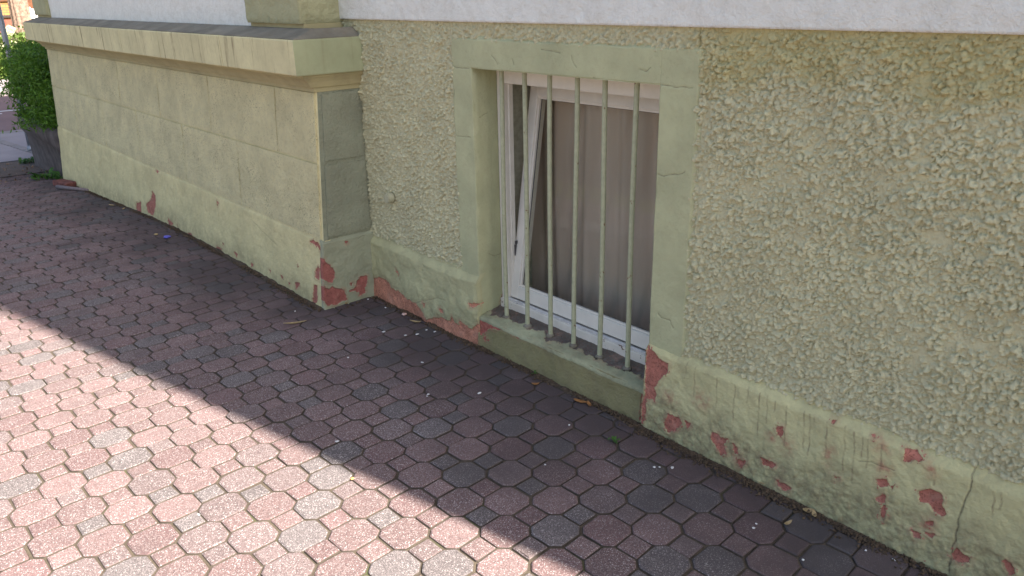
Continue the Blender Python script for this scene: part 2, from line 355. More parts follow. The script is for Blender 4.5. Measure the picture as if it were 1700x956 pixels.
def sheet(name, org, du, dv, u0, u1, v0, v1, res, fn, mat, parent, skirt=0.03, smooth=True):
    nu = max(2, int(round((u1 - u0) / res)) + 1); nv = max(2, int(round((v1 - v0) / res)) + 1)
    U, V = np.meshgrid(np.linspace(u0, u1, nu), np.linspace(v0, v1, nv), indexing='ij')
    rt = fn(U, V); h = rt.pop('h'); U = U + rt.pop('ushift', 0)
    for k, dflt in (('peel', -0.02), ('line', 0), ('stain', 0), ('low', 0), ('streak', 0)): rt.setdefault(k, np.full(U.shape, float(dflt)))
    pz = rt['peel']; pz = np.where(pz > -0.0199, pz + fbm(U, V, 38, 5, 3) * 0.0065 + fbm(U, V, 120, 6, 2) * 0.003, pz); rt['peel'] = pz
    lip = 0.0016 * np.exp(-((pz + 0.003) / 0.004) ** 2) * (pz < 0.001)
    h = h - 0.0036 * sstep(pz, -0.0012, 0.0012) + lip - 0.003 * rt['line']
    pad = lambda a: np.pad(a, 1, mode='edge')
    U, V, h = pad(U), pad(V), pad(h); h[0, :] -= skirt; h[-1, :] -= skirt; h[:, 0] -= skirt; h[:, -1] -= skirt
    org, du, dv = (np.array(q, float) for q in (org, du, dv)); dn = np.cross(du, dv)
    W3 = org + U[..., None] * du + V[..., None] * dv + h[..., None] * dn
    n1, n2 = U.shape; idx = np.arange(n1 * n2).reshape(n1, n2)
    F = np.stack([idx[:-1, :-1], idx[1:, :-1], idx[1:, 1:], idx[:-1, 1:]], -1).reshape(-1, 4)
    me = fast_mesh(name, W3.reshape(-1, 3), F, {k: pad(v_) for k, v_ in rt.items()})
    return obj(name, me, mat, parent, smooth)
XA, YA, ZA = (1, 0, 0), (0, 1, 0), (0, 0, 1)
def zpts(o, sc, pts): return [(o[0] + q[0] / sc, o[1] + q[1] / sc) for q in pts]

# ------------------------------------------------------------------ ground, street
def strip(name, x0, x1, y0, y1, dz, mat, nx=40, zf=zg):
    xs = np.linspace(x0, x1, nx); vs = []; fs = []
    for i, x in enumerate(xs): vs += [(x, y0, float(zf(x)) + dz), (x, y1, float(zf(x)) + dz)]
    for i in range(nx - 1): a = 2 * i; fs.append((a, a + 2, a + 3, a + 1))
    return obj(name, pydata(name, vs, fs), mat)
flat = lambda x: -0.339
struct(strip('ground', -140, 60, -90, 90, -0.16, 'earth', 120))
pav = struct(strip('pavement', -9.9, 9.0, -9.0, 2.06, -0.0072, 'sand', 90))
struct(strip('yard_paving', -11.35, -9.9, -9.0, 4.0, 0.0, 'earth', 12))
struct(strip('sidewalk', -13.9, -11.35, -30, 40, 0.006, 'sidewalk', 6, flat))
struct(boxobj('kerb', (-14.12, -13.9, -30, 40, -0.6, -0.330), 'kerb', None, 0.01))
road = struct(strip('road', -20.6, -14.12, -60, 70, -0.085, 'asphalt', 4, flat))
for y0, y1, x in ((-30, 2.55, -17.35), (-30, 60, -17.72)):
    obj('lane_line', pydata('lane_line', [(x, y0, -0.420), (x + 0.13, y0, -0.420), (x + 0.13, y1, -0.420), (x, y1, -0.420)], [(0, 1, 2, 3)]), 'roadline', road)
struct(boxobj('far_sidewalk', (-23.4, -20.6, -60, 70, -0.7, -0.30), 'sidewalk', None, 0.01))
struct(strip('lawn', -75, -23.4, -60, 70, 0.02, 'lawn', 4, flat))
# flush kerb line of pale stones crossing the sidewalk
p0 = np.array([-13.05, 1.84]); p1 = np.array([-11.9, 1.98]); dd = (p1 - p0) / np.linalg.norm(p1 - p0); nn = np.array([-dd[1], dd[0]])
for k in range(-4, 4):
    a = p0 + dd * (k * 0.5 + 0.01); b_ = p0 + dd * (k * 0.5 + 0.49)
    if b_[0] > -11.4: continue
    vs = []
    for z in (-0.40, -0.322):
        for q in (a - nn * 0.05, b_ - nn * 0.05, b_ + nn * 0.05, a + nn * 0.05): vs.append((q[0], q[1], z))
    o = obj('edging_stone', pydata('edging_stone', vs, [(4, 5, 6, 7), (0, 1, 5, 4), (1, 2, 6, 5), (2, 3, 7, 6), (3, 0, 4, 7)]), 'kerb', bpy.data.objects['sidewalk'])

# ------------------------------------------------------------------ pavers: octagons with squares between them
LO = np.array([-1.525, 1.457]); LA = np.array([0.0985, 0.1133]); LB = np.array([0.1116, -0.1038])
TR = 0.376                                                     # corner cut, as a share of the pitch
def shape_oct(inset, jit=0.0, rs=None):
    pts = []
    for (a, b_) in ((.5, .5 - TR), (.5 - TR, .5), (-.5 + TR, .5), (-.5, .5 - TR), (-.5, -.5 + TR), (-.5 + TR, -.5), (.5 - TR, -.5), (.5, -.5 + TR)):
        pts.append(a * LA + b_ * LB)
    return pts
def shape_sq():
    return [TR * LA, TR * LB, -TR * LA, -TR * LB]
def ccw(pts):
    a = sum(pts[i][0] * pts[(i + 1) % len(pts)][1] - pts[(i + 1) % len(pts)][0] * pts[i][1] for i in range(len(pts)))
    return pts if a > 0 else pts[::-1]
def inset_poly(pts, d):
    n = len(pts); out = []
    for i in range(n):
        p, q, r_ = np.array(pts[i - 1]), np.array(pts[i]), np.array(pts[(i + 1) % n])
        e1 = (q - p) / np.linalg.norm(q - p); e2 = (r_ - q) / np.linalg.norm(r_ - q)
        n1 = np.array([-e1[1], e1[0]]); n2 = np.array([-e2[1], e2[0]]); k = n1 + n2
        out.append(q + k * d / max(0.3, 1 + n1 @ n2))
    return out
def clip(pts, a, b_, c_):                                      # keep a*x + b*y <= c
    out = []
    for i in range(len(pts)):
        p, q = pts[i], pts[(i + 1) % len(pts)]; fp = a * p[0] + b_ * p[1] - c_; fq = a * q[0] + b_ * q[1] - c_
        if fp <= 0: out.append(p)
        if fp * fq < 0: t = fp / (fp - fq); out.append(np.array(p) + t * (np.array(q) - np.array(p)))
    return out
def soften(pts, fr=0.12):
    out = []
    for i in range(len(pts)):
        p, q, r_ = (np.array(pts[j % len(pts)]) for j in (i - 1, i, i + 1))
        d = min(0.005, fr * np.linalg.norm(q - p), fr * np.linalg.norm(r_ - q))
        out += [q + (p - q) / np.linalg.norm(p - q) * d, q + (r_ - q) / np.linalg.norm(r_ - q) * d]
    return out
def paver_geo(pts, rs):
    """rounded-edged block: verts, faces (local)"""
    pts = ccw([np.array(q) for q in pts]); pts = inset_poly(pts, 0.0016 + 0.0014 * rs.random())
    pts = [q + (rs.random(2) - 0.5) * 0.0034 for q in pts]
    rings = [(pts, -0.03), (pts, -0.0068), (inset_poly(pts, 0.0014), -0.0028), (inset_poly(pts, 0.0058), 0.0)]
    n = len(pts); V = [(q[0], q[1], z) for rg, z in rings for q in rg]; F = []
    for k in range(3):
        for i in range(n): j = (i + 1) % n; F.append((k * n + i, k * n + j, (k + 1) * n + j, (k + 1) * n + i))
    F.append(tuple(3 * n + i for i in range(n))); return V, F
rs = np.random.default_rng(5)
octv = [paver_geo(soften(ccw(shape_oct(0)), 0.10), rs) for _ in range(14)]
sqv = [paver_geo(soften(ccw(shape_sq()), 0.10), rs) for _ in range(14)]
def paver_colour(x, y):
    t = rs.random(); k = 0.86 + 0.26 * rs.random()
    pink = np.array([0.245, 0.157, 0.152]); grey = np.array([0.172, 0.152, 0.152]); deep = np.array([0.225, 0.138, 0.136])
    if t < 0.48: c_ = pink * (1 - 0.2 * rs.random()) + grey * 0.1
    elif t < 0.62: c_ = deep
    elif t < 0.80: c_ = grey
    else: c_ = 0.5 * pink + 0.5 * grey
    return c_ * k * np.array([0.82, 0.80, 0.80])
bound = [(0, 1, 1.990)]                                        # foot of the main wall
def trim(pts):
    P = clip(pts, 0, 1, 1.985)
    if not P: return P
    cx = np.mean([q[0] for q in P])
    if cx < -3.46: P = clip(P, 0, 1, 1.672) if np.mean([q[1] for q in P]) < 1.85 or cx < -3.56 else []
    return P
def squeeze(x):                                                # the courses tighten along the gently falling street
    uu = -1.5 - x
    if uu <= 0: return x, 1.0
    if uu < 3.4: return -1.5 - (uu - 0.0225 * uu * uu), 1 - 0.045 * uu
    return -1.5 - (3.4 - 0.2601 + 0.847 * (uu - 3.4)), 0.847
cells = []
for i in range(-90, 60):
    for j in range(-100, 40):
        for kind in (0, 1):
            c_ = LO + i * LA + j * LB + (0 if kind == 0 else 0.5 * (LA + LB))
            x, y = c_; x, kx = squeeze(x)
            if x < -9.85 or x > 1.2 or y > 2.10 or y < -2.2: continue
            px, py, dp = project(x, y, float(zg(x)))
            if dp < 0.3: continue
            if not (-420 < px < 2100 and -60 < py < 1330): continue
            if x < -3.46 and y > 1.76: continue
            near = y > 1.80 or (x < -3.3 and y > 1.50)
            infr = -20 < px < 1720 and py < 975
            size = (1 / dp) ** 3 if infr else (1 / dp) ** 3 * 1e-3
            cells.append((kind, x, y, near, size, kx))
cells.sort(key=lambda q: -q[4])
def grimed(me, n, mat):                                        # joint dirt clings to the lower chamfer
    me.materials.append(mat); me.materials.append(M['grime'])
    for k, f in enumerate(me.polygons): f.material_index = 1 if k < 2 * n else 0
    return me
farM = []
count = {0: 0, 1: 0}; meshes = {}
farV, farF, farC = [], [], []
for (kind, x, y, near, size, kx) in cells:
    base = octv if kind == 0 else sqv; vi = int(rs.integers(14))
    nm = 'octagon_paver' if kind == 0 else 'square_paver'
    col = paver_colour(x, y)
    dz = float(zg(x)) + (rs.random() - 0.5) * 0.0032 - (0.0012 if rs.random() < 0.06 else 0); rz = (rs.random() - 0.5) * 0.030
    tx, ty = (rs.random(2) - 0.5) * 0.024; jx, jy = (rs.random(2) - 0.5) * 0.0030
    slope = (float(zg(x + 0.05)) - float(zg(x - 0.05))) / 0.1
    V, F = base[vi]; cut = False
    if near:
        P = [np.array(q) * (kx, 1) + (x, y) for q in ccw(shape_oct(0) if kind == 0 else shape_sq())]; P2 = trim(P)
        if len(P2) < 3: continue
        ar = abs(sum(P2[k][0] * P2[(k + 1) % len(P2)][1] - P2[(k + 1) % len(P2)][0] * P2[k][1] for k in range(len(P2)))) / 2
        if ar < 0.0009: continue
        if len(P2) != len(P) or max(np.abs(np.array(P2) - np.array(P)).max(), 0) > 1e-6:
            cut = True; P3 = []
            for q in P2:
                if not P3 or np.linalg.norm(q - P3[-1]) > 0.004: P3.append(q)
            if np.linalg.norm(P3[0] - P3[-1]) < 0.004: P3.pop()
            if len(P3) < 3: continue
            V, F = paver_geo([q - (x, y) for q in P3], rs); rz = 0; kx = 1.0
    if count[kind] < 300:
        count[kind] += 1
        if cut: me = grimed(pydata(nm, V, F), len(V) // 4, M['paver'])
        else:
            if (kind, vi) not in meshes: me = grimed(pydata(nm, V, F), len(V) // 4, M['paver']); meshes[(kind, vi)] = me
            me = meshes[(kind, vi)]
        o = bpy.data.objects.new(nm, me); C.objects.link(o); o.parent = pav
        o.location = (x + jx, y + jy, dz); o.rotation_euler = (tx, ty - math.atan(slope), rz); o.scale = (kx, 1, 1); o.color = (*col, 1)
    else:
        n0 = len(farV); cr, sr = math.cos(rz), math.sin(rz)
        for (a, b_, c_) in V:
            a *= kx; X, Y = a * cr - b_ * sr, a * sr + b_ * cr
            farV.append((x + jx + X, y + jy + Y, dz + c_ + Y * tx - X * ty + slope * X)); farC.append(col)
        farF += [tuple(n0 + k for k in f) for f in F]; nq = len(V) // 4; farM += [1 if k < 2 * nq else 0 for k in range(len(F))]
me = pydata('paver_field', farV, farF); at = me.color_attributes.new('paver_colour', 'FLOAT_COLOR', 'POINT')
at.data.foreach_set('color', np.c_[np.array(farC), np.ones(len(farC))].astype(np.float32).ravel())
o = obj('paver_field', me, 'paverfar', pav); me.materials.append(M['grime']); me.polygons.foreach_set('material_index', farM); o['kind'] = 'stuff'
# paving out of sight keeps the same mean colour
for nm, dims in (('outer_paving', (-9.9, 9.0, -9.0, -2.25)), ('side_paving', (1.25, 9.0, -2.25, 1.9))):
    oo = strip(nm, dims[0], dims[1], dims[2], dims[3], 0.0, 'avgpave', 60); struct(oo)

# ------------------------------------------------------------------ the house
HX = (-8.83, 2.0); TOP = 12.2
house = thing('house', 'pale green rendered house with white upper wall, barred basement window and projecting bay', 'house', (-3.5, 2.4, 0.0))
WY = 2.032                                                     # back plane of the roughcast
OPX0, OPX1, OPZ0, OPZ1 = -2.594, -1.634, 0.138, 1.215
def cores():
    bm = bmesh.new()
    for d in ((-3.6, OPX0 - 0.006, 2.06, 2.34, -0.6, 1.40), (OPX1 + 0.006, HX[1], 2.06, 2.34, -0.6, 1.40), (OPX0 - 0.02, OPX1 + 0.02, 2.06, 2.341, -0.6, 0.10),
              (OPX0 - 0.02, OPX1 + 0.02, 2.06, 2.342, OPZ1 + 0.01, 1.401), (HX[0] + 0.03, -3.61, 1.84, 4.2, -0.7, 1.30)): box(bm, *d)
    return bm
obj('wall_core', cores(), 'core', house)
bm = bmesh.new()
box(bm, -3.6, HX[1], 4.2, 4.4, -0.6, 2.6); box(bm, -3.6, HX[1], 2.33, 4.2, -0.7, -0.6); box(bm, -3.6, HX[1], 2.39, 4.2, 2.6, 2.7); box(bm, 1.9, 1.995, 2.33, 4.2, -0.6, 2.6)
obj('basement_room', bm, 'room', house)
bm = bmesh.new(); box(bm, HX[0], HX[1] - 0.002, 4.4, 11, -0.7, TOP - 0.02); box(bm, HX[0], HX[1] - 0.001, 2.4, 4.4, 2.7, TOP - 0.01)
obj('back_wall', bm, 'white', house)
bm = bmesh.new(); box(bm, HX[0] - 0.05, HX[1], 1.79, 11.1, TOP, TOP + 0.25); obj('roof', bm, 'roof', house)

# white upper wall right of the bay
def f_white(U, V): return {'h': fbm(U, V, 30, 2, 4) * 0.0022 + fbm(U, V, 4, 8) * 0.003}
WZ = 1.388
sheet('white_wall', (0, 2.012, 0), XA, ZA, -3.60, 0.5, WZ, 1.95, 0.008, f_white, 'white', house)
bm = bmesh.new(); box(bm, -3.60, HX[1], 2.016, 2.40, 1.95, TOP - 0.015); box(bm, 0.5, HX[1], 2.016, 2.40, WZ, 1.95); box(bm, -3.60, 0.5, 2.03, 2.399, WZ + 0.004, 1.95)
obj('white_wall', bm, 'white', house)

# roughcast: thousands of thrown pebbles of plaster under paint, as real relief
def rough_h(U, V, seed, amp=1.0):
    u0, u1, v0, v1 = U[0, 0], U[-1, 0], V[0, 0], V[0, -1]; du = (u1 - u0) / (U.shape[0] - 1); dv = (v1 - v0) / (U.shape[1] - 1)
    rr = np.random.default_rng(seed); area = (u1 - u0) * (v1 - v0); n = int(area / 0.000031)
    H = fbm(U, V, 7, seed, 3) * 0.003 + fbm(U, V, 45, seed + 1, 3) * 0.0020
    NZ = fbm(U, V, 190, seed + 7, 2)
    UW = U + fbm(U, V, 95, seed + 11, 3) * 0.0050; VW = V + fbm(U, V, 95, seed + 14, 3) * 0.0050
    H = H + fbm(U, V, 130, seed + 2, 2) * 0.0016
    cu = u0 + rr.random(n) * (u1 - u0); cv = v0 + rr.random(n) * (v1 - v0)
    den = vnoise(cu * 11, cv * 11, seed + 4) * 0.6 + vnoise(cu * 30, cv * 30, seed + 5) * 0.4
    R = (0.0025 + 0.0054 * rr.random(n) ** 2.6) * amp; keep = rr.random(n) < np.clip(den * 2.6 - 0.34, 0.22, 1)
    for a, c_, r_, k, e, sk in zip(cu, cv, R, keep, rr.random(n), rr.random(n)):
        if not k: continue
        i0 = max(0, int((a - r_ * 1.4 - 0.004 - u0) / du)); i1 = min(U.shape[0], int((a + r_ * 1.4 + 0.004 - u0) / du) + 2)
        j0 = max(0, int((c_ - r_ * 1.4 - 0.004 - v0) / dv)); j1 = min(U.shape[1], int((c_ + r_ * 1.4 + 0.004 - v0) / dv) + 2)
        su = (UW[i0:i1, j0:j1] - a); sv = (VW[i0:i1, j0:j1] - c_)
        ang = e * 3.1; ca, sa = math.cos(ang), math.sin(ang); q1 = (su * ca + sv * sa) / (r_ * (1 + 0.35 * sk)); q2 = (-su * sa + sv * ca) / (r_ * (1 - 0.22 * sk))
        d2 = q1 * q1 + q2 * q2
        hh = np.where(d2 < 1, np.sqrt(np.clip(1 - d2, 0, 1)) ** 0.75 * r_ * (0.72 + 0.60 * e) * (1 - 0.36 * sv / r_), -1)
        base = H[min(U.shape[0] - 1, max(0, int((a - u0) / du))), min(U.shape[1] - 1, max(0, int((c_ - v0) / dv)))]
        hh = hh * (1 + 0.35 * (NZ[i0:i1, j0:j1]))
        blk = H[i0:i1, j0:j1]; np.maximum(blk, np.where(hh > 0, base * 0.72 + hh, -1), out=blk)
    return H
def f_rough(seed, amp=1.0):
    def f(U, V):
        h = rough_h(U, V, seed, amp); fade = sstep(WZ - V, -0.004, 0.02)
        return {'h': h * (0.35 + 0.65 * fade)}
    return f
sheet('roughcast_wall', (0, WY, 0), XA, ZA, -1.500, 0.0, 0.325, WZ + 0.002, 0.0021, f_rough(3), 'rough', house)
sheet('roughcast_wall', (0, WY, 0), XA, ZA, 0.0, 0.9, 0.325, WZ + 0.002, 0.005, f_rough(9), 'rough', house)
sheet('roughcast_wall', (0, WY, 0), XA, ZA, -3.61, -2.713, 0.325, WZ + 0.002, 0.0026, f_rough(21), 'rough', house)
sheet('roughcast_wall', (0, WY, 0), XA, ZA, -2.713, -1.500, 1.313, WZ + 0.002, 0.0035, f_rough(31), 'rough', house)
bm = bmesh.new(); box(bm, 0.9, HX[1] - 0.003, 2.026, 2.06, 0.3, WZ); box(bm, 0.3, HX[1] - 0.004, 2.006, 2.06, -0.2, 0.335); obj('roughcast_wall', bm, 'rough', house)

# plinths with peeling paint
def peel_of(U, V, polys, conv):
    pl = np.full(U.shape, -0.02)
    for P in polys: pl = np.maximum(pl, poly_sd(U, V, [conv(*q) for q in P]))
    return pl
PY = 2.006
cv = lambda px, py: FY(px, py, PY)
o8, s8 = (1050, 560), 2.4138
right_polys = [zpts(o8, s8, P) for P in (
    [(150, 300), (185, 315), (200, 340), (180, 365), (150, 380), (135, 350)], [(213, 328), (236, 343), (225, 357)],
    [(320, 370), (345, 385), (360, 400), (385, 405), (370, 435), (380, 460), (360, 465), (335, 420), (318, 395)],
    [(405, 420), (430, 440), (430, 467), (413, 460)], [(520, 478), (545, 490), (572, 505), (565, 522), (530, 505)],
    [(577, 350), (605, 358), (610, 380), (590, 392), (577, 370)], [(428, 483), (457, 493), (440, 517), (423, 500)],
    [(578, 563), (620, 583), (642, 600), (620, 608), (588, 590)], [(957, 395), (987, 402), (970, 411)],
    [(1088, 448), (1130, 460), (1168, 485), (1160, 502), (1130, 490), (1110, 507), (1093, 490)],
    [(983, 568), (1022, 566), (1027, 597), (995, 602)], [(1028, 593), (1053, 588), (1045, 612)], [(978, 640), (1017, 623), (1017, 662), (985, 650)],
    [(998, 690), (1017, 673), (1027, 715), (1010, 732), (993, 715)],
    [(1145, 613), (1200, 603), (1237, 628), (1252, 680), (1267, 712), (1240, 712), (1205, 692), (1190, 662), (1155, 657)],
    [(1123, 768), (1162, 783), (1157, 800), (1128, 797)], [(1163, 773), (1213, 785), (1200, 798)], [(1177, 736), (1208, 738), (1195, 753)],
    [(1288, 845), (1305, 833), (1332, 863), (1358, 880), (1357, 902), (1310, 897), (1286, 875)],
    [(1483, 890), (1500, 883), (1537, 915), (1542, 947), (1520, 947), (1488, 915)], [(808, 550), (828, 560), (815, 572)], [(795, 332), (812, 337), (803, 345)])]
o7, s7 = (770, 420), 3.413
right_polys.append(zpts(o7, s7, [(1035, 528), (1052, 548), (1075, 565), (1120, 610), (1162, 623), (1157, 670), (1110, 720), (1085, 760), (1092, 800), (1087, 838), (1050, 820), (1030, 815), (1030, 600)]))
right_polys.append(zpts(o7, s7, [(1030, 800), (1042, 820), (1040, 900), (1024, 950), (1020, 840)]))
streaks = [(215, 100, 165), (250, 120, 240), (340, 165, 290), (410, 190, 360), (465, 205, 260), (508, 225, 390), (541, 235, 360), (575, 255, 300), (617, 275, 430),
           (690, 300, 440), (712, 310, 470), (732, 320, 350), (850, 360, 530), (888, 380, 570), (922, 400, 480), (945, 405, 520), (1000, 430, 540), (1215, 515, 590),
           (1450, 620, 720), (1480, 625, 690), (780, 340, 480)]
def f_plinth_right(U, V):
    h = fbm(U, V, 14, 40, 4) * 0.0045 + fbm(U, V, 60, 41, 3) * 0.0018
    h += 0.010 * sstep(-V, -0.30, 0.0)
    low = sstep(-V + fbm(U, V, 9, 44) * 0.07, -0.21, -0.07)
    h += low * fbm(U, V, 70, 45, 3) * 0.0035
    led = sstep(V + fbm(U, V, 8, 43, 2) * 0.006, 0.300, 0.336); h = h * (1 - 0.4 * led) - led * 0.022
    pl = peel_of(U, V, right_polys, cv); ln = np.zeros(U.shape); sk = np.zeros(U.shape); st = np.zeros(U.shape)
    for (sx, a, b_) in streaks:
        q0 = cv(*zpts(o8, s8, [(sx, a)])[0]); q1 = cv(*zpts(o8, s8, [(sx - 6, b_)])[0]); wv = 0.0025
        sk = np.maximum(sk, line_w(U, V, [q0, ((q0[0] + q1[0]) / 2 + 0.001, (q0[1] + q1[1]) / 2), q1], 0.0042))
    crack = [cv(*q) for q in zpts(o8, s8, [(1372, 515), (1362, 550), (1350, 610), (1325, 680), (1308, 740), (1298, 800), (1285, 850), (1275, 935)])]
    ln = np.maximum(ln, 0.9 * line_w(U, V, crack, 0.0048))
    ln = np.maximum(ln, 0.7 * line_w(U, V, [cv(*q) for q in zpts(o8, s8, [(905, 495), (960, 500), (1000, 515), (1050, 530)])], 0.004))
    for (px, py, rx, rz) in ((275, 250, 60, 60), (620, 435, 55, 60), (1000, 440, 60, 60), (1010, 520, 60, 60), (150, 240, 60, 40), (1200, 530, 55, 55), (420, 480, 60, 45), (1180, 750, 75, 60), (790, 470, 40, 70), (560, 400, 40, 30)):
        c0 = cv(*zpts(o8, s8, [(px, py)])[0]); c1 = cv(*zpts(o8, s8, [(px + rx, py)])[0]); c2 = cv(*zpts(o8, s8, [(px, py + rz)])[0])
        st = np.maximum(st, np.clip(1.0 - np.hypot((U - c0[0]) / (abs(c1[0] - c0[0]) + 1e-6), (V - c0[1]) / (abs(c2[1] - c0[1]) + 1e-6)), 0, 1) * 0.9)
    return {'h': h, 'peel': pl, 'line': ln, 'stain': st, 'low': low, 'streak': sk}
sheet('plinth', (0, PY, 0), XA, ZA, OPX1 - 0.001, 0.3, -0.03, 0.338, 0.003, f_plinth_right, 'plinth', house)
o5, s5 = (560, 220), 2.5167
left_polys = [zpts(o5, s5, P) for P in (
    [(148, 680), (150, 612), (175, 603), (205, 612), (235, 650), (270, 665), (300, 692), (340, 712), (362, 742), (385, 777), (440, 768), (482, 782), (490, 765), (500, 790), (518, 798), (520, 780), (545, 802), (567, 818), (590, 800), (590, 920), (300, 800)],
    [(245, 570), (256, 590), (263, 612), (252, 600)], [(433, 732), (447, 738), (452, 752), (440, 748)], [(367, 705), (376, 712), (375, 728)], [(557, 712), (585, 718), (578, 728), (562, 725)])]
def f_plinth_left(U, V):
    h = fbm(U, V, 6, 50, 4) * 0.011 + fbm(U, V, 24, 51, 4) * 0.005 + 0.012 * sstep(-V, -0.30, 0.0)
    led = sstep(V + fbm(U, V, 6, 53, 2) * 0.010, 0.290, 0.334); h = h * (1 - 0.6 * led) - led * 0.024
    rag = sstep(U, OPX0 - 0.02, OPX0) * 0.004
    pl = peel_of(U, V, left_polys, cv); h = h + 0.004 * np.clip(-pl / 0.02, 0, 1)
    return {'h': h - rag, 'peel': pl, 'low': 0.7 * sstep(-V, -0.2, -0.05),
            'line': 0.5 * line_w(U, V, [cv(*q) for q in zpts(o5, s5, [(240, 640), (290, 690), (330, 710), (380, 700), (420, 690), (460, 700)])], 0.005)}
sheet('plinth', (0, PY, 0), XA, ZA, -3.53, OPX0 + 0.001, -0.03, 0.338, 0.003, f_plinth_left, 'plinthL', house)

# smooth surround of the window, in three runs
SY = 2.021
cs = lambda px, py: FY(px, py, SY)
cr_all = [[(1095, 140), (1110, 142), (1122, 145), (1135, 144), (1150, 146)], [(1088, 287), (1100, 292), (1118, 290), (1132, 288), (1137, 285)], [(745, 222), (760, 226), (782, 228)],
          [(742, 85), (745, 105), (757, 112), (779, 114)], [(748, 125), (754, 150), (752, 180)], [(815, 92), (822, 100), (826, 107)], [(850, 97), (853, 108)], [(948, 92), (952, 105), (957, 112)], [(1062, 115), (1072, 118), (1080, 112)],
          [(898, 83), (915, 84), (930, 88)], [(1092, 520), (1098, 528), (1112, 532), (1118, 545)], [(985, 128), (994, 134), (999, 131)]]
def f_sur(U, V):
    h = fbm(U, V, 9, 60, 4) * 0.0028 + fbm(U, V, 50, 61, 3) * 0.0008
    edge = fbm(U, V, 26, 63, 3) * 0.004
    h = h - 0.010 * sstep(-(U - (-2.727)) + edge, -0.006, 0.003) - 0.010 * sstep((U - (-1.486)) + edge, -0.006, 0.003) - 0.010 * sstep(V - 1.327 + edge, -0.006, 0.003)
    ln = np.zeros(U.shape)
    for c_ in cr_all: ln = np.maximum(ln, 0.75 * line_w(U, V, [cs(*q) for q in c_], 0.0038))
    return {'h': h, 'line': ln}
sheet('window_surround', (0, SY, 0), XA, ZA, -2.737, OPX0, 0.30, 1.335, 0.0032, f_sur, 'sur', house)
sheet('window_surround', (0, SY, 0), XA, ZA, OPX1, -1.476, 0.30, 1.335, 0.0032, f_sur, 'sur', house)
sheet('window_surround', (0, SY, 0), XA, ZA, OPX0, OPX1, OPZ1, 1.335, 0.0032, f_sur, 'sur', house)
# reveals, apron and sill
FRY = 2.147
def f_rev(U, V):
    h = fbm(U * 3, V, 12, 66, 4) * 0.0025
    return {'h': h, 'line': 0.7 * line_w(U, V, [(2.03, 1.02), (2.06, 1.015), (2.10, 1.03)], 0.004) + 0.7 * line_w(U, V, [(2.08, 0.42), (2.11, 0.40), (2.16, 0.405)], 0.004),
            'peel': poly_sd(U, V, [(2.128, 0.13), (2.165, 0.13), (2.165, 0.245), (2.15, 0.215), (2.145, 0.19)])}
sheet('window_reveal', (OPX0, 0, 0), YA, ZA, SY + 0.001, 2.235, 0.09, OPZ1, 0.004, f_rev, 'sur', house, skirt=0.006)
sheet('window_reveal', (OPX1, 0, 0), (0, -1, 0), ZA, -2.235, -SY - 0.001, 0.09, OPZ1, 0.006, lambda U, V: {'h': fbm(U * 3, V, 12, 68, 4) * 0.002}, 'sur', house, skirt=0.006)
sheet('window_reveal', (0, 0, OPZ1), XA, (0, -1, 0), OPX0, OPX1, -2.235, -SY - 0.001, 0.008, lambda U, V: {'h': -np.abs(fbm(U, V, 12, 69, 3)) * 0.001 - 0.001}, 'sur', house, skirt=-0.004)
ap = [zpts(o7, s7, P) for P in ([(70, 355), (140, 365), (215, 395), (220, 440), (150, 430), (100, 462), (70, 455)], [(253, 438), (330, 463), (365, 490), (320, 487), (268, 462)],
                                [(378, 488), (430, 493), (467, 520), (460, 537), (410, 517)], [(110, 478), (145, 490), (150, 505), (120, 495)], [(1000, 780), (1028, 768), (1024, 940), (1000, 945), (1002, 860)], [(70, 480), (92, 480), (90, 540), (70, 540)])]
AY = 2.012
def f_apron(U, V):
    h = fbm(U, V, 12, 70, 4) * 0.004 + 0.006 * sstep(-V, -0.1, 0.0) - 0.006 * sstep(V, 0.112, 0.137)
    return {'h': h, 'peel': peel_of(U, V, ap, lambda a, b_: FY(a, b_, AY)), 'low': 0.3 * sstep(-V, -0.08, 0)}
sheet('window_apron', (0, AY, 0), XA, ZA, OPX0 + 0.002, OPX1 - 0.002, -0.03, 0.137, 0.003, f_apron, 'apron', house)
def f_sill(U, V):
    t = (V - 2.012) / (FRY - 2.012); h = 0.030 * t + fbm(U, V, 18, 75, 4) * 0.006 + fbm(U, V, 70, 76, 3) * 0.0015 - 0.007 * sstep(-V, -2.024, -2.012)
    return {'h': h, 'peel': np.clip((V - 2.066 + fbm(U, V, 11, 77, 4) * 0.045 + fbm(U, V, 40, 78, 3) * 0.02), -0.02, 0.02)}
sheet('window_sill', (0, 0, 0.139), XA, YA, OPX0, OPX1, 2.012, 2.2, 0.004, f_sill, 'sill', house, skirt=0.01)

# ------------------------------------------------------------------ window: fixed frame, tilted sash, panes, bars
WX0, WX1 = OPX0 + 0.002, OPX1 - 0.002; WZ0, WZ1 = 0.150, OPZ1 - 0.003
def rails(bm, x0, x1, z0, z1, y0, y1, wl, wr, wb, wt, bev=0.004):
    box(bm, x0, x0 + wl, y0, y1, z0, z1, bev, 2); box(bm, x1 - wr, x1, y0 + 0.0004, y1, z0 + 0.0003, z1 - 0.0003, bev, 2)
    box(bm, x0 + wl - 0.003, x1 - wr + 0.003, y0 + 0.0008, y1 - 0.001, z0 + 0.0006, z0 + wb, bev, 2); box(bm, x0 + wl - 0.003, x1 - wr + 0.003, y0 + 0.0008, y1 - 0.001, z1 - wt, z1 - 0.0006, bev, 2)
bm = bmesh.new(); rails(bm, WX0, WX1, WZ0 + 0.03, WZ1, FRY, 2.194, 0.046, 0.05, 0.03, 0.066)
box(bm, WX0 + 0.044, WX0 + 0.051, FRY + 0.022, 2.193, WZ0 + 0.04, WZ1 - 0.05, 0.002)
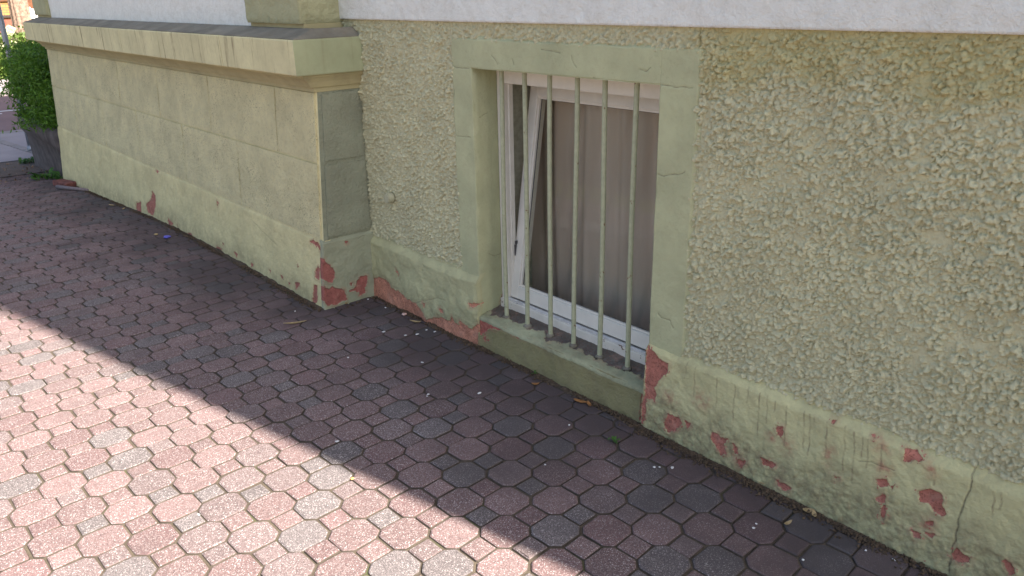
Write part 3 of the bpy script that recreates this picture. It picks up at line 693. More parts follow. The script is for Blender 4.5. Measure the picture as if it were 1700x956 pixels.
win = obj('window', bm, 'frame', house)
bm = bmesh.new(); box(bm, WX0 + 0.001, WX1 - 0.001, FRY - 0.012, 2.22, WZ0, WZ0 + 0.049, 0.005, 2); obj('bottom_rail', bm, 'framebase', win)
bm = bmesh.new(); box(bm, WX0 + 0.042, WX1 - 0.05, FRY - 0.004, FRY + 0.02, WZ0 + 0.047, WZ0 + 0.060, 0.003, 2)
obj('weather_bar', bm, simple('grey_weather_bar', (0.64, 0.62, 0.60), 0.4), win)
SX0, SX1, SZ0, SZ1 = -2.549, OPX1 - 0.03, 0.208, 1.150
TILT = R_(8.6); piv = Vector((0, 2.175, SZ0))
rot = Matrix.Translation(piv) @ Matrix.Rotation(-TILT, 4, 'X') @ Matrix.Translation(-piv)
bm = bmesh.new(); rails(bm, SX0, SX1, SZ0, SZ1, 2.158, 2.212, 0.050, 0.064, 0.060, 0.060, 0.005)
bmesh.ops.transform(bm, matrix=rot, verts=bm.verts); sash = obj('sash', bm, 'frame', win)
bm = bmesh.new(); a0, a1, c0, c1 = SX0 + 0.048, SX1 - 0.062, SZ0 + 0.058, SZ1 - 0.058
rails(bm, a0, a1, c0, c1, 2.166, 2.179, 0.010, 0.010, 0.010, 0.010, 0.002); bmesh.ops.transform(bm, matrix=rot, verts=bm.verts); obj('glazing_bead', bm, 'frame', win)
bm = bmesh.new(); rails(bm, a0 + 0.010, a1 - 0.010, c0 + 0.010, c1 - 0.010, 2.176, 2.1795, 0.002, 0.002, 0.002, 0.002, 0.0); bmesh.ops.transform(bm, matrix=rot, verts=bm.verts); obj('gasket', bm, 'gasket', win)
bm = bmesh.new(); box(bm, a0 + 0.011, a1 - 0.011, 2.180, 2.186, c0 + 0.011, c1 - 0.011); bmesh.ops.transform(bm, matrix=rot, verts=bm.verts); obj('pane', bm, 'glass', win)
bm = bmesh.new(); box(bm, WX0 + 0.0515, WX0 + 0.056, 2.182, 2.20, 0.40, 0.45, 0.001); box(bm, WX0 + 0.0512, WX0 + 0.059, 2.186, 2.199, 0.452, 0.467, 0.001); obj('hinge', bm, 'gasket', win)

BY = 2.013 + 0.066
for (tx_, ty_, bx_, by_) in ((832, 118, 841.2, 529.9), (871, 121, 876.4, 546.6), (912.6, 124, 913.6, 561.2), (958.3, 127, 952.2, 578.2), (1005.6, 131, 995.6, 598.1), (1057.3, 136.7, 1040.7, 616.9)):
    xt, xb = FY(tx_, ty_, BY)[0], FY(bx_, by_, BY)[0]; n = 16; V = []; F = []
    zs = [0.12, 0.150, 0.156, 0.4, 0.7, 1.0, OPZ1 + 0.02]; rr_ = [0.0108, 0.0106, 0.0096, 0.0094, 0.0094, 0.0094, 0.0094]
    for k, (z, r_) in enumerate(zip(zs, rr_)):
        x = xb + (xt - xb) * (z - 0.14) / 1.05 + 0.0022 * math.sin(z * 5 + xb * 17)
        for q in range(n): V.append((x + r_ * math.cos(q * 2 * math.pi / n), BY + r_ * math.sin(q * 2 * math.pi / n), z))
    for k in range(len(zs) - 1):
        for q in range(n): F.append((k * n + q, k * n + (q + 1) % n, (k + 1) * n + (q + 1) % n, (k + 1) * n + q))
    F.append(tuple(range(n))[::-1]); o = obj('window_bar', pydata('window_bar', V, F), 'bar', house, True)
    bm = bmesh.new(); bmesh.ops.create_cone(bm, cap_ends=True, segments=14, radius1=0.020, radius2=0.011, depth=0.010, matrix=Matrix.Translation((xb, BY, 0.158)))
    for v in bm.verts: v.co += Vector((rs.random() - .5, rs.random() - .5, rs.random() - .5)) * 0.004
    obj('bar_collar', bm, 'cap', o, True)

# curtain behind the sash
n1, n2 = 210, 24; V = []; F = []
for i in range(n1):
    for j in range(n2):
        x = -3.15 + 1.62 * i / (n1 - 1); z = 0.02 + 1.30 * j / (n2 - 1); a = 0.75 + 0.25 * j / n2
        y = 2.412 + a * (0.016 * math.sin(x * 31 + 0.6 * math.sin(z * 2.3)) + 0.009 * math.sin(x * 67 + 1.3 + z) + 0.012 * math.sin(x * 12.7 + 2))
        V.append((x + 0.01 * math.sin(z * 3 + x * 9), y, z))
for i in range(n1 - 1):
    for j in range(n2 - 1): a = i * n2 + j; F.append((a, a + n2, a + n2 + 1, a + 1))
cur = obj('curtain', pydata('curtain', V, F), 'curtain', None, True); tag(cur, 'brown folded curtain hanging behind the tilted basement window pane', 'curtain')

# round cap on the wall left of the window
bm = bmesh.new(); x, z = FY(648, 328, 2.010)
bmesh.ops.create_cone(bm, cap_ends=True, segments=28, radius1=0.0245, radius2=0.0245, depth=0.036, matrix=Matrix.Translation((x, 2.004, z)) @ Matrix.Rotation(R_(90), 4, 'X'))
bmesh.ops.bevel(bm, geom=[e for e in bm.edges if len(e.link_faces) == 2 and any(len(f.verts) > 4 for f in e.link_faces)], offset=0.004, segments=2, affect='EDGES')
obj('round_cap', bm, simple('cap_paint', (0.47, 0.45, 0.30), 0.7, 60, 0.1), house, False)

# ------------------------------------------------------------------ the bay: plinth, block courses, cornice, piers
BX0, BX1 = HX[0], -3.490; BF = 1.790                           # face the blocks stand on
BPY = 1.742
cb = lambda px, py: FY(px, py, BPY - 0.01)
o4, s4 = (200, 220), 2.988
bay_polys = [zpts(o4, s4, P) for P in ([(163, 290), (180, 310), (184, 360), (180, 412), (150, 387), (140, 350), (160, 335)], [(93, 345), (116, 342), (121, 392), (100, 387)], [(248, 418), (265, 438), (277, 450), (260, 463)],
    [(300, 453), (322, 492), (308, 483)], [(474, 340), (485, 350), (480, 373)], [(495, 563), (517, 573), (517, 603), (500, 597)], [(578, 586), (598, 600), (592, 615)], [(662, 638), (677, 650), (668, 668)],
    [(808, 698), (827, 715), (820, 723)], [(850, 735), (862, 742), (856, 752)], [(880, 738), (907, 743), (900, 755), (888, 769)], [(885, 655), (893, 662), (890, 672)], [(753, 675), (760, 682), (757, 690)], [(518, 543), (526, 550), (523, 566)],
    [(165, 186), (182, 190), (178, 203)], [(355, 495), (372, 500), (378, 515), (365, 525)])]
o6, s6 = (500, 380), 6.37
bay_polys += [zpts(o6, s6, [(80, 140), (110, 120), (150, 145), (187, 185), (190, 240), (165, 200), (120, 165)]), zpts(o6, s6, [(170, 590), (200, 590), (215, 760), (190, 795), (160, 770)]), zpts(o6, s6, [(165, 450), (190, 400), (210, 420), (210, 540), (172, 505)])]
def ground_dip(U): return zg(U)
def f_bayplinth(U, V):
    t = np.clip((0.35 - V) / 0.37, 0, 1.6)
    h = 0.036 * t + fbm(U, V, 7, 80, 4) * 0.006 + fbm(U, V, 30, 81, 3) * 0.002
    led = sstep(V + fbm(U, V, 5, 83, 2) * 0.004, 0.338, 0.352); h = h - led * 0.012
    low = 0.55 * sstep(-(V - zg(U)) + fbm(U, V, 6, 84) * 0.05, -0.14, -0.03)
    cks = [[(162, 240), (163, 290)], [(478, 370), (490, 410), (492, 440)], [(650, 440), (700, 490), (780, 560)], [(20, 225), (25, 290)]]
    ln = np.zeros(U.shape)
    for c_ in cks: ln = np.maximum(ln, 0.6 * line_w(U, V, [cb(*q) for q in zpts(o4, s4, c_)], 0.006))
    return {'h': h, 'peel': peel_of(U, V, bay_polys, cb), 'low': low, 'line': ln}
sheet('bay_plinth', (0, BPY, 0), XA, ZA, -5.6, -3.484, -0.06, 0.352, 0.0045, f_bayplinth, 'bayplinth', house)
sheet('bay_plinth', (0, BPY, 0), XA, ZA, BX0 - 0.02, -5.6, -0.33, 0.352, 0.009, f_bayplinth, 'bayplinth', house)
csd = lambda px, py: FX(px, py, -3.475)
side_polys = [zpts(o6, s6, P) for P in ([(193, 330), (205, 362), (240, 383), (290, 420), (327, 465), (332, 510), (305, 572), (260, 562), (190, 545), (150, 500), (150, 450), (165, 400), (175, 340)],
    [(150, 590), (175, 588), (230, 620), (275, 642), (310, 613), (442, 648), (470, 747), (330, 802), (270, 817), (240, 770), (205, 745), (160, 790)], [(503, 657), (580, 605), (578, 550), (620, 505), (692, 498), (687, 570), (665, 620), (682, 672), (615, 702), (605, 665)], [(425, 145), (465, 143), (445, 163)], [(512, 577), (527, 575), (520, 600)])]
def f_bayside(U, V):
    t = np.clip((0.35 - V) / 0.37, 0, 1.2)
    h = 0.006 * t + fbm(U, V, 8, 86, 4) * 0.0045 + fbm(U, V, 30, 87, 3) * 0.003; h = h - sstep(V, 0.338, 0.352) * 0.012
    ush = 0.036 * (1 - np.clip(t, 0, 1)) * (2.03 - U) / 0.33
    return {'h': h, 'ushift': ush, 'peel': peel_of(U, V, side_polys, csd), 'line': 0.7 * line_w(U, V, [csd(*q) for q in zpts(o6, s6, [(580, 110), (620, 85), (660, 72)])], 0.004)}
sheet('bay_plinth', (-3.476, 0, 0), YA, ZA, 1.702, 2.03, -0.05, 0.352, 0.003, f_bayside, 'bayside_shaded', house)

# bay wall ground coat and blocks
bm = bmesh.new(); box(bm, BX0, BX1, BF, 2.03, 0.33, 1.112)
for v in bm.verts:
    if v.co.y < 1.9: v.co.y += -0.042 + 0.066 * (v.co.z - 0.35)
baywall = obj('bay_wall', bm, 'margin', house)
def lean(V):
    return [(q[0], q[1] - 0.042 + 0.066 * (q[2] - 0.35), q[2]) for q in V]
def block(x0, x1, z0, z1, axis='y'):
    """hewn-looking stucco block: slightly proud rough field"""
    nu = max(4, int((x1 - x0) / 0.02)); nv = max(4, int((z1 - z0) / 0.02)); V = []; F = []
    sd_ = rs.integers(1000)
    for i in range(nu + 1):
        for j in range(nv + 1):
            e = i in (0, nu) or j in (0, nv); ii = min(max(i, 1), nu - 1); jj = min(max(j, 1), nv - 1); a = x0 + (x1 - x0) * (ii - 1) / (nu - 2); z = z0 + (z1 - z0) * (jj - 1) / (nv - 2)
            hh = -0.004 if e else 0.0080 + 0.0022 * min(1, max(0, (min(i, nu - i, j, nv - j) - 1) / 1.0)) + float(fbm(np.array(a), np.array(z), 25, int(sd_) % 60, 3)) * 0.0030
            V.append((a, hh, z))
    for i in range(nu):
        for j in range(nv): q = i * (nv + 1) + j; F.append((q, q + nv + 1, q + nv + 2, q + 1))
    return V, F
tops = [BX0 + 0.012, -8.43, -7.54, -6.63, -5.74, -4.83, -3.93, BX1 - 0.012]; bots = [BX0 + 0.012, -8.05, -7.17, -6.28, -5.34, -4.46, BX1 - 0.012]
for xs, z0, z1 in ((tops, 0.7385, 1.066), (bots, 0.360, 0.7295)):
    for a, b_ in zip(xs[:-1], xs[1:]):
        V, F = block(a + 0.0040, b_ - 0.0040, z0, z1); V = lean([(q[0], BF - q[1], q[2]) for q in V])
        obj('stone_block', pydata('stone_block', V, F), 'block', baywall, True).data.set_sharp_from_angle(angle=R_(28))
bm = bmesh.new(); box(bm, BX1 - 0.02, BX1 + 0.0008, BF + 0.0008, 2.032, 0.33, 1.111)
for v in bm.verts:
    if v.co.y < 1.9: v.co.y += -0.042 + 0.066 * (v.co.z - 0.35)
sidewall = obj('bay_side_wall', bm, 'sideblock_shaded', house)
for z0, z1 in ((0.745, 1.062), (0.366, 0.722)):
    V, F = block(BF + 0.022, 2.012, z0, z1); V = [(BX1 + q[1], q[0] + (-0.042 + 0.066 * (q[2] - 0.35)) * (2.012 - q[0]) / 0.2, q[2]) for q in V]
    obj('stone_block', pydata('stone_block', V, F), 'sideblock_shaded', sidewall, True).data.set_sharp_from_angle(angle=R_(28))

def sweep(prof, x0, x1, ret=True, endleft=False, wob=0.0, step=0.08):
    """profile (offset from the bay face, z) run along the front; mitred return along the right side"""
    V = []; F = []; n = len(prof); xs = np.linspace(x0, x1, max(2, int((x1 - x0) / step))); secs = []
    for k, x in enumerate(xs):
        row = []
        for (o_, z) in prof:
            xx = x + (o_ * 0.45 if (ret and k == len(xs) - 1) else 0)
            jz = wob * float(fbm(np.array(x * 3.0), np.array(o_ * 5 + z), 4, 7, 3)); row.append((xx, BF - o_ - jz, z + jz * 0.6))
        secs.append(row)
    if ret: secs.append([(x1 + o_ * 0.45, 2.04, z) for (o_, z) in prof])
    for row in secs: V += row
    for k in range(len(secs) - 1):
        for q in range(n - 1): a = k * n + q; F.append((a, a + 1, a + n + 1, a + n))
    F = [f[::-1] for f in F]
    F.append(tuple(range(n))); F.append(tuple(((len(secs) - 1) * n + q) for q in range(n))[::-1])
    return pydata('sweep', V, F)
mould = [(-0.02, 1.072), (0.010, 1.072), (0.012, 1.092), (0.028, 1.094), (0.034, 1.104), (0.046, 1.120), (0.062, 1.134), (0.070, 1.140), (0.078, 1.142), (0.078, 1.158), (-0.02, 1.158)]
obj('moulding', sweep(mould, BX0 - 0.0, BX1, True, wob=0.003), 'mould', house)
slab = [(-0.02, 1.1545), (0.108, 1.1545), (0.112, 1.1585), (0.113, 1.23), (0.1135, 1.306), (0.110, 1.312), (-0.02, 1.312)]
corn = thing('cornice', None, None); corn.parent = house; del_keys = [k for k in ('label', 'category') if k in corn.keys()]
cj = [-9.03, -7.95, -6.02, -5.25, -4.28, BX1]
for k, (a, b_) in enumerate(zip(cj[:-1], cj[1:])):
    last = k == len(cj) - 2
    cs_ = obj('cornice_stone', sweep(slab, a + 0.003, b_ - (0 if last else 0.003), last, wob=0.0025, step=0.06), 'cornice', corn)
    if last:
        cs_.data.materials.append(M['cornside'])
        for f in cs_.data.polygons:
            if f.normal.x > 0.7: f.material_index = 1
capp = [(-0.03, 1.308), (0.104, 1.309), (0.106, 1.3155), (0.085, 1.321), (0.05, 1.330), (0.02, 1.340), (-0.012, 1.351), (-0.04, 1.354)]
obj('cornice_cap', sweep(capp, -9.02, BX1 - 0.002, True, wob=0.003), 'cap', house)
# upper bay: piers and white panel
PRF = 1.800
def f_pier(U, V): return {'h': fbm(U, V, 26, 90, 4) * 0.0045 + fbm(U, V, 70, 92, 3) * 0.0018 + 0.004 * sstep(V, 1.375, 1.39) - 0.004}
sheet('pier', (0, PRF, 0), XA, ZA, -4.185, -3.600, 1.372, 1.9, 0.007, f_pier, 'pier', house)
sheet('pier', (-3.596, 0, 0), YA, ZA, PRF + 0.004, 2.03, 1.372, 1.9, 0.006, f_pier, 'pier', house)
sheet('pier', (0, PRF, 0), XA, ZA, -9.06, -8.56, 1.372, 1.9, 0.012, f_pier, 'pier', house)
bm = bmesh.new(); box(bm, -4.18, -3.603, PRF + 0.006, 2.41, 1.373, TOP - 0.03); box(bm, -9.055, -8.563, PRF + 0.006, 2.41, 1.373, TOP - 0.03); obj('pier', bm, 'pier', house)
for d in ((-4.188, -3.596), (-9.05, -8.57)): boxobj('pier_foot', (*d, PRF + 0.02, 2.03, 1.345, 1.373), 'mould', house)
sheet('bay_white_wall', (0, PRF + 0.030, 0), XA, ZA, -8.565, -4.183, 1.345, 1.9, 0.012, f_white, 'white', house)
bm = bmesh.new(); box(bm, -8.565, -4.183, PRF + 0.036, 4.4, 1.346, TOP - 0.025); box(bm, -9.05, -8.565, 2.40, 4.4, 1.0, TOP - 0.04); box(bm, -4.19, -3.61, 2.40, 2.7, 1.35, TOP - 0.05); obj('bay_white_wall', bm, 'white', house)

# ------------------------------------------------------------------ planter, hedge, post
def leaf_cloud(name, centres, per, spread, lsize, droop, seed, aspect=2.6):
    g = np.random.default_rng(seed); n = len(centres) * per
    P = np.repeat(np.asarray(centres), per, 0) + g.normal(0, 1, (n, 3)) * spread
    d = g.normal(0, 1, (n, 3)); d[:, 2] -= droop; d /= np.linalg.norm(d, axis=1)[:, None]
    s_ = np.cross(d, g.normal(0, 1, (n, 3))); s_ /= np.linalg.norm(s_, axis=1)[:, None] + 1e-9
    L = lsize * (0.6 + 0.8 * g.random(n))[:, None]; Wd = L / aspect
    V = np.stack([P, P + d * L * 0.5 + s_ * Wd * 0.5, P + d * L, P + d * L * 0.5 - s_ * Wd * 0.5], 1).reshape(-1, 3)
    return fast_mesh(name, V, np.arange(n * 4).reshape(-1, 4))
PX0, PX1, PY0, PY1 = -10.85, -8.87, 1.715, 2.75
pl = thing('stone_planter', 'weathered grey concrete planter trough holding the hedge beside the house', 'planter', (-9.7, 2.2, -0.3))
def outline(inf, n=10):
    pts = [(PX1, PY0 - inf), (PX0 + 0.28, PY0 - inf)]
    for k in range(1, n): a = math.pi / 2 * k / n; pts.append((PX0 + 0.28 - (0.28 + inf) * math.sin(a), PY0 + 0.28 - (0.28 + inf) * math.cos(a)))
    pts += [(PX0 - inf, PY0 + 0.28), (PX0 - inf, PY1), (PX1, PY1)]
    return pts
lv = [(-0.06, -0.45), (-0.05, -0.05), (-0.035, 0.08), (0.0, 0.12), (0.012, 0.20), (0.008, 0.27), (-0.02, 0.295), (-0.10, 0.295), (-0.12, 0.22)]
V = []; F = []
for k, (inf, z) in enumerate(lv):
    for q, (x, y) in enumerate(outline(inf)): j = 0.008 * float(fbm(np.array(x * 4.0 + q), np.array(z * 5.0 + y), 1.7, 3, 3)); V.append((x + j, y + j, z + (0.02 * float(fbm(np.array(x), np.array(y), 3, 9)) if z > 0.1 else 0)))
n = len(outline(0))
for k in range(len(lv) - 1):
    for q in range(n): a, b_ = k * n + q, k * n + (q + 1) % n; F.append((a, a + n, b_ + n, b_))
F = [f[::-1] if False else f for f in F]
obj('trough', pydata('trough', V, F), 'concrete', pl, True)
V = [(x, y, 0.235) for (x, y) in outline(-0.1)]; obj('soil', pydata('soil', V, [tuple(range(n))]), 'dirt', pl)
hedge = thing('hedge', 'dense dark green evergreen hedge spilling over the concrete planter', 'hedge', (-10.0, 2.2, 0.25))
g = np.random.default_rng(4); cen = []
while len(cen) < 2000:
    x = -11.35 + 2.5 * g.random(); y = 1.62 + 1.25 * g.random(); z = 0.18 + 1.02 * g.random()
    lim = 1.06 - 0.20 * max(0, -10.6 - x) + 0.10 * (vnoise(np.array(x * 3), np.array(y * 3)) - .5)
    bot = 0.28 + 0.42 * max(0, -10.35 - x) ** 0.7
    if z > lim or z < bot: continue
    fr = 1.66 + 0.12 * vnoise(np.array(x * 4), np.array(z * 4), 5) + 0.28 * max(0, z - 0.85) + 0.25 * max(0, 0.40 - z) + 0.22 * max(0, -10.7 - x)
    if y < fr: continue
    if y > fr + 0.35 and z < lim - 0.3 and x > -11.0 and g.random() < 0.75: continue
    cen.append((x, y, z))
for _ in range(150):                                           # stray shoots beyond the clipped face
    b0 = cen[g.integers(1500)]; d = np.array([-0.6 * g.random() - 0.1, -0.9 * g.random(), 0.7 * g.random() - 0.25])
    for t in (0.06, 0.12, 0.18, 0.24): cen.append((b0[0] + d[0] * t, b0[1] + d[1] * t, b0[2] + d[2] * t))
obj('crown', leaf_cloud('crown', cen, 17, (0.05, 0.05, 0.028), 0.050, 0.5, 2, 3.4), 'hedge', hedge)
for k in range(5):
    x = -9.2 - 0.33 * k; bm = bmesh.new(); bmesh.ops.create_cone(bm, cap_ends=True, segments=8, radius1=0.025, radius2=0.012, depth=0.75, matrix=Matrix.Translation((x, 2.2, 0.58)))
    obj('stem', bm, 'bark', hedge)
gp = leaf_cloud('weed', [], 0, 0, 0, 0, 0) if False else None

post = thing('sign_post', 'slim grey galvanised metal post standing behind the planter end', 'post', (-12.6, 2.10, -0.33))
PYY = 1.98; xt = FY(20, 112, PYY)[0]; post.location = (xt, PYY, -0.33)
bm = bmesh.new(); bmesh.ops.create_cone(bm, cap_ends=True, segments=16, radius1=0.032, radius2=0.032, depth=2.9, matrix=Matrix.Translation((xt, PYY, 1.10))); obj('pole', bm, 'steel', post, True)
bm = bmesh.new(); bmesh.ops.create_cone(bm, cap_ends=True, segments=16, radius1=0.05, radius2=0.036, depth=0.08, matrix=Matrix.Translation((xt, PYY, -0.29))); obj('base', bm, 'steel', post, True)
for z in (0.78, 0.95):
    bm = bmesh.new(); bmesh.ops.create_cone(bm, cap_ends=True, segments=16, radius1=0.036, radius2=0.036, depth=0.025, matrix=Matrix.Translation((xt, PYY, z))); obj('clamp', bm, 'steel', post, True)

# ------------------------------------------------------------------ across the street
def along(px, py, X): d = ray(px, py); t = X / d[0]; return Vector((X, t * d[1], CAMH + t * d[2]))
tp_ = along(30, 20, -25.0); tl = along(11, 0, -25.0); tr_ = along(43, 0, -25.0); rad = (tr_.y - tl.y) / 2; ty0 = (tl.y + tr_.y) / 2
tree = thing('street_tree', 'tall tree with furrowed reddish brown trunk across the street', 'tree', (-25.0, ty0, -0.32))
nu, nv = 64, 70; V = []; F = []
for j in range(nv):
    z = -0.4 + 5.4 * j / (nv - 1); rr0 = rad * (1.08 - 0.06 * z + 0.35 * math.exp(-(z + 0.4) * 2.2))
    for i in range(nu):
        a = 2 * math.pi * i / nu; rid = abs(math.sin(a * 6.5 + 0.8 * math.sin(z * 1.3) + 1.5 * float(vnoise(np.array(a * 2), np.array(z * 1.1)))))
        r_ = rr0 * (0.90 + 0.16 * rid ** 0.6 + 0.05 * float(fbm(np.array(a * 3), np.array(z * 2.0), 2, 5)))
        V.append((-25 + r_ * math.cos(a), ty0 + r_ * math.sin(a) + 0.02 * math.sin(z), z))
for j in range(nv - 1):
    for i in range(nu): F.append((j * nu + i, j * nu + (i + 1) % nu, (j + 1) * nu + (i + 1) % nu, (j + 1) * nu + i))
obj('trunk', pydata('trunk', V, F), 'bark', tree, True)
for k in range(6):
    a = k * 1.05; bm = bmesh.new(); d = Vector((math.cos(a), math.sin(a), 1.3)).normalized(); c_ = Vector((-25, ty0, 4.6)) + d * 1.2
    bmesh.ops.create_cone(bm, cap_ends=True, segments=9, radius1=rad * 0.45, radius2=rad * 0.15, depth=2.6, matrix=Matrix.Translation(c_) @ d.to_track_quat('Z', 'Y').to_matrix().to_4x4()); obj('limb', bm, 'bark', tree, True)
cen = []
for _ in range(420):
    v = g.normal(0, 1, 3); v /= np.linalg.norm(v); v *= (0.55 + 0.45 * g.random()); cen.append((-25 + v[0] * 2.9, ty0 + v[1] * 2.9, 7.2 + v[2] * 2.1))
obj('crown', leaf_cloud('crown', cen, 16, 0.22, 0.16, 0.2, 8, 1.8), 'treeleaf', tree)

fl = along(16, 60, -24.2); fb = thing('flowering_bush', 'bush of big pale cream flower heads in front of the tree trunk', 'bush', (-24.2, fl.y, -0.32))
cen = [(-24.2 + g.normal(0, .28), fl.y - 0.10 + g.normal(0, .42), -0.2 + 0.95 * g.random()) for _ in range(170)]
obj('foliage', leaf_cloud('foliage', cen, 12, 0.07, 0.11, 0.1, 12, 1.7), 'bush', fb)
for (px, py, r_) in ((16, 48, .085), (9, 50, .08), (21, 49, .07), (16, 55, .10), (12, 57, .085), (21, 62, .10), (13, 66, .095), (7, 60, .08), (20, 71, .10), (12, 74, .07), (3, 78, .09), (25, 66, .07)):
    c_ = along(px, py, -23.9); bm = bmesh.new(); bmesh.ops.create_icosphere(bm, subdivisions=3, radius=r_, matrix=Matrix.Translation(c_))
    for v in bm.verts: v.co = c_ + (v.co - c_) * (0.80 + 0.42 * random.random())
    obj('flower_head', bm, 'bloom', fb)
lb = along(4, 108, -23.9); gb = thing('garden_shrub', 'low yellow green leafy shrub at the lawn edge across the street', 'shrub', (-23.9, lb.y, -0.32))
cen = [(-23.9 + g.normal(0, .3), lb.y - 0.2 + g.normal(0, .55), -0.28 + 0.62 * g.random()) for _ in range(170)]
obj('foliage', leaf_cloud('foliage', cen, 14, 0.07, 0.10, 0.0, 14, 1.8), 'bush', gb)
# tufts on the lawn
cen = [(-23.6 - 5 * g.random() ** 2, 2.0 + 5 * g.random(), -0.31) for _ in range(900)]
gr = obj('lawn_grass', leaf_cloud('lawn_grass', cen, 8, (0.06, 0.06, 0.01), 0.10, -1.8, 16, 5), 'grass'); tag(gr, 'sunlit grass on the lawn across the street', 'grass', kind='stuff')

bh = thing('brick_house', 'yellow orange brick house with dark ledge over a red base', 'house', (-41.0, 6.0, -0.32))
zb = along(8, 25, -41.0).z; zb2 = along(8, 30, -41.0).z
bm = bmesh.new(); box(bm, -50, -41.0, -4, 14, zb, 8); obj('wall', bm, 'brick', bh)
bm = bmesh.new(); box(bm, -50, -40.9, -4.1, 14.1, zb2, zb - 0.003, 0.02); obj('ledge', bm, 'far_dark', bh)
bm = bmesh.new(); box(bm, -50, -40.97, -4, 14, -0.5, zb2 - 0.003); obj('base', bm, 'far_red', bh)
dl = along(41, 6, -41.0)
bm = bmesh.new(); box(bm, -41.05, -40.94, dl.y - 0.1, dl.y + 1.3, zb + 0.02, 3.2, 0.02); dr = obj('shutter', bm, 'far_brown', bh)
bm = bmesh.new(); box(bm, -51, -40.4, -4.5, 14.5, 8.003, 8.4); obj('roof', bm, 'roof', bh)
lt = along(3, 1, -41.0); bm = bmesh.new(); box(bm, -41.04, -40.93, lt.y - 1.2, lt.y + 0.48, along(3, 3, -41).z, 3.4, 0.02); obj('window', bm, 'far_brown', bh)

p1_ = along(49, 19, -34.0); p2_ = along(51.5, 28.5, -34.0)
wl = thing('white_ledge', 'small white toothed railing shelf behind the tree trunk', 'railing', (-34.0, p2_.y, p2_.z))
bm = bmesh.new(); box(bm, -34.15, -33.85, p2_.y - 0.30, p2_.y + 0.24, p2_.z - 0.05, p2_.z + 0.02, 0.01); obj('shelf', bm, 'far_white', wl)
for k in range(6): bm = bmesh.new(); box(bm, -33.95, -33.86, p2_.y - 0.20 + k * 0.075, p2_.y - 0.165 + k * 0.075, p2_.z + 0.021, p2_.z + 0.075, 0.005); obj('tooth', bm, 'far_white', wl)
bm = bmesh.new(); box(bm, -34.1, -33.9, p2_.y - 0.2, p2_.y + 0.2, -0.33, p2_.z - 0.052, 0.01); obj('pedestal', bm, 'far_dark', wl)
wb = thing('white_box', 'pale bluish white box standing on the toothed shelf', 'box', (-34.05, p1_.y, p1_.z - 0.12))
bm = bmesh.new(); box(bm, -34.14, -33.97, p1_.y - 0.14, p1_.y + 0.15, p2_.z + 0.022, p1_.z + 0.09, 0.02, 2); obj('body', bm, 'far_white', wb)
bm = bmesh.new(); box(bm, -34.1, -34.0, p1_.y - 0.03, p1_.y + 0.06, p1_.z + 0.091, p1_.z + 0.15, 0.01); obj('knob', bm, 'far_white', wb)

# backdrop greenery beyond the street, each its own tree
for k, (x, y, h_) in enumerate(((-38, 2.0, 3.5), (-46, -6, 7), (-44, 18, 7), (-30, -4.5, 4), (-33, 11.5, 5))):
    lab = ['round leafy garden tree beside the brick house wall', 'big leafy tree at the brick house far gable', 'broad leafy tree past the brick house roof end', 'small leafy tree on the lawn by the road', 'leafy lawn tree behind the furrowed trunk'][k]
    t_ = thing('garden_tree', lab, 'tree', (x, y, -0.32), 'garden trees across the street')
    bm = bmesh.new(); bmesh.ops.create_cone(bm, cap_ends=True, segments=10, radius1=0.16, radius2=0.08, depth=h_ * 0.6, matrix=Matrix.Translation((x, y, h_ * 0.3 - 0.35))); obj('trunk', bm, 'bark', t_, True)
    cen = []
    for _ in range(160): v = g.normal(0, 1, 3); v /= np.linalg.norm(v); v *= (0.5 + 0.5 * g.random()); cen.append((x + v[0] * h_ * .3, y + v[1] * h_ * .3, h_ * 0.72 + v[2] * h_ * .33))
    obj('crown', leaf_cloud('crown', cen, 16, 0.2, 0.2, 0.1, 30 + k, 1.8), 'treeleaf', t_)

# ------------------------------------------------------------------ small things on the paving
def pebble(px, py, sx, sy, mat, name, label, cat, group=None, hgt=0.006, seed=0):
    x, y, z = FG(px, py); bm = bmesh.new(); bmesh.ops.create_icosphere(bm, subdivisions=2, radius=1)
    q = random.Random(seed * 31 + px)
    a = q.random() * 3.1
    for v in bm.verts:
        k = 0.75 + 0.5 * q.random(); X, Y = v.co.x * sx * k, v.co.y * sy * k
        v.co = Vector((X * math.cos(a) - Y * math.sin(a), X * math.sin(a) + Y * math.cos(a), v.co.z * hgt * 0.5))
    o = obj(name, bm, mat, None, True); o.location = (x, y, z + hgt * 0.45); return tag(o, label, cat, group)
flecks = [(796, 653, 7), (711, 655, 4.5), (945, 706, 4.5), (1086, 776, 5), (1116, 777, 6), (1095, 776, 3), (1251, 877, 5), (1333, 930, 4), (680, 509, 4.5), (690, 513, 4), (652, 504, 3), (640, 511, 3.5), (637, 551, 6), (673, 557, 4),
          (693, 555, 5), (708, 548, 4), (722, 551, 4), (701, 602, 5), (578, 594, 5), (709, 658, 3), (1483 / 2.41 + 640, 870, 3), (412, 411, 3.5), (611, 497, 3), (490, 517, 3), (560, 733, 6), (905, 772, 3), (350, 398, 3), (1437, 914, 4), (1484, 930, 5), (330, 855, 4)]
for k, (px, py, sz) in enumerate(flecks):
    s_ = sz * 0.0011 * (1.5 if py < 560 else 1.0)
    pebble(px, py, s_ * (0.8 + 0.5 * random.random()), s_ * 0.75, 'fleck', 'white_fleck', 'tiny white petal fleck lying on the shaded paving', 'fleck', 'white flecks scattered over the paving', 0.004, k)
pebble(278, 395, 0.026, 0.018, 'blue', 'blue_wrapper', 'crumpled blue scrap on the paving by the bay foot', 'litter', None, 0.02, 5)
pebble(259, 390, 0.014, 0.011, 'straw', 'tan_pebble', 'small tan pebble next to the blue scrap', 'pebble', None, 0.012, 6)
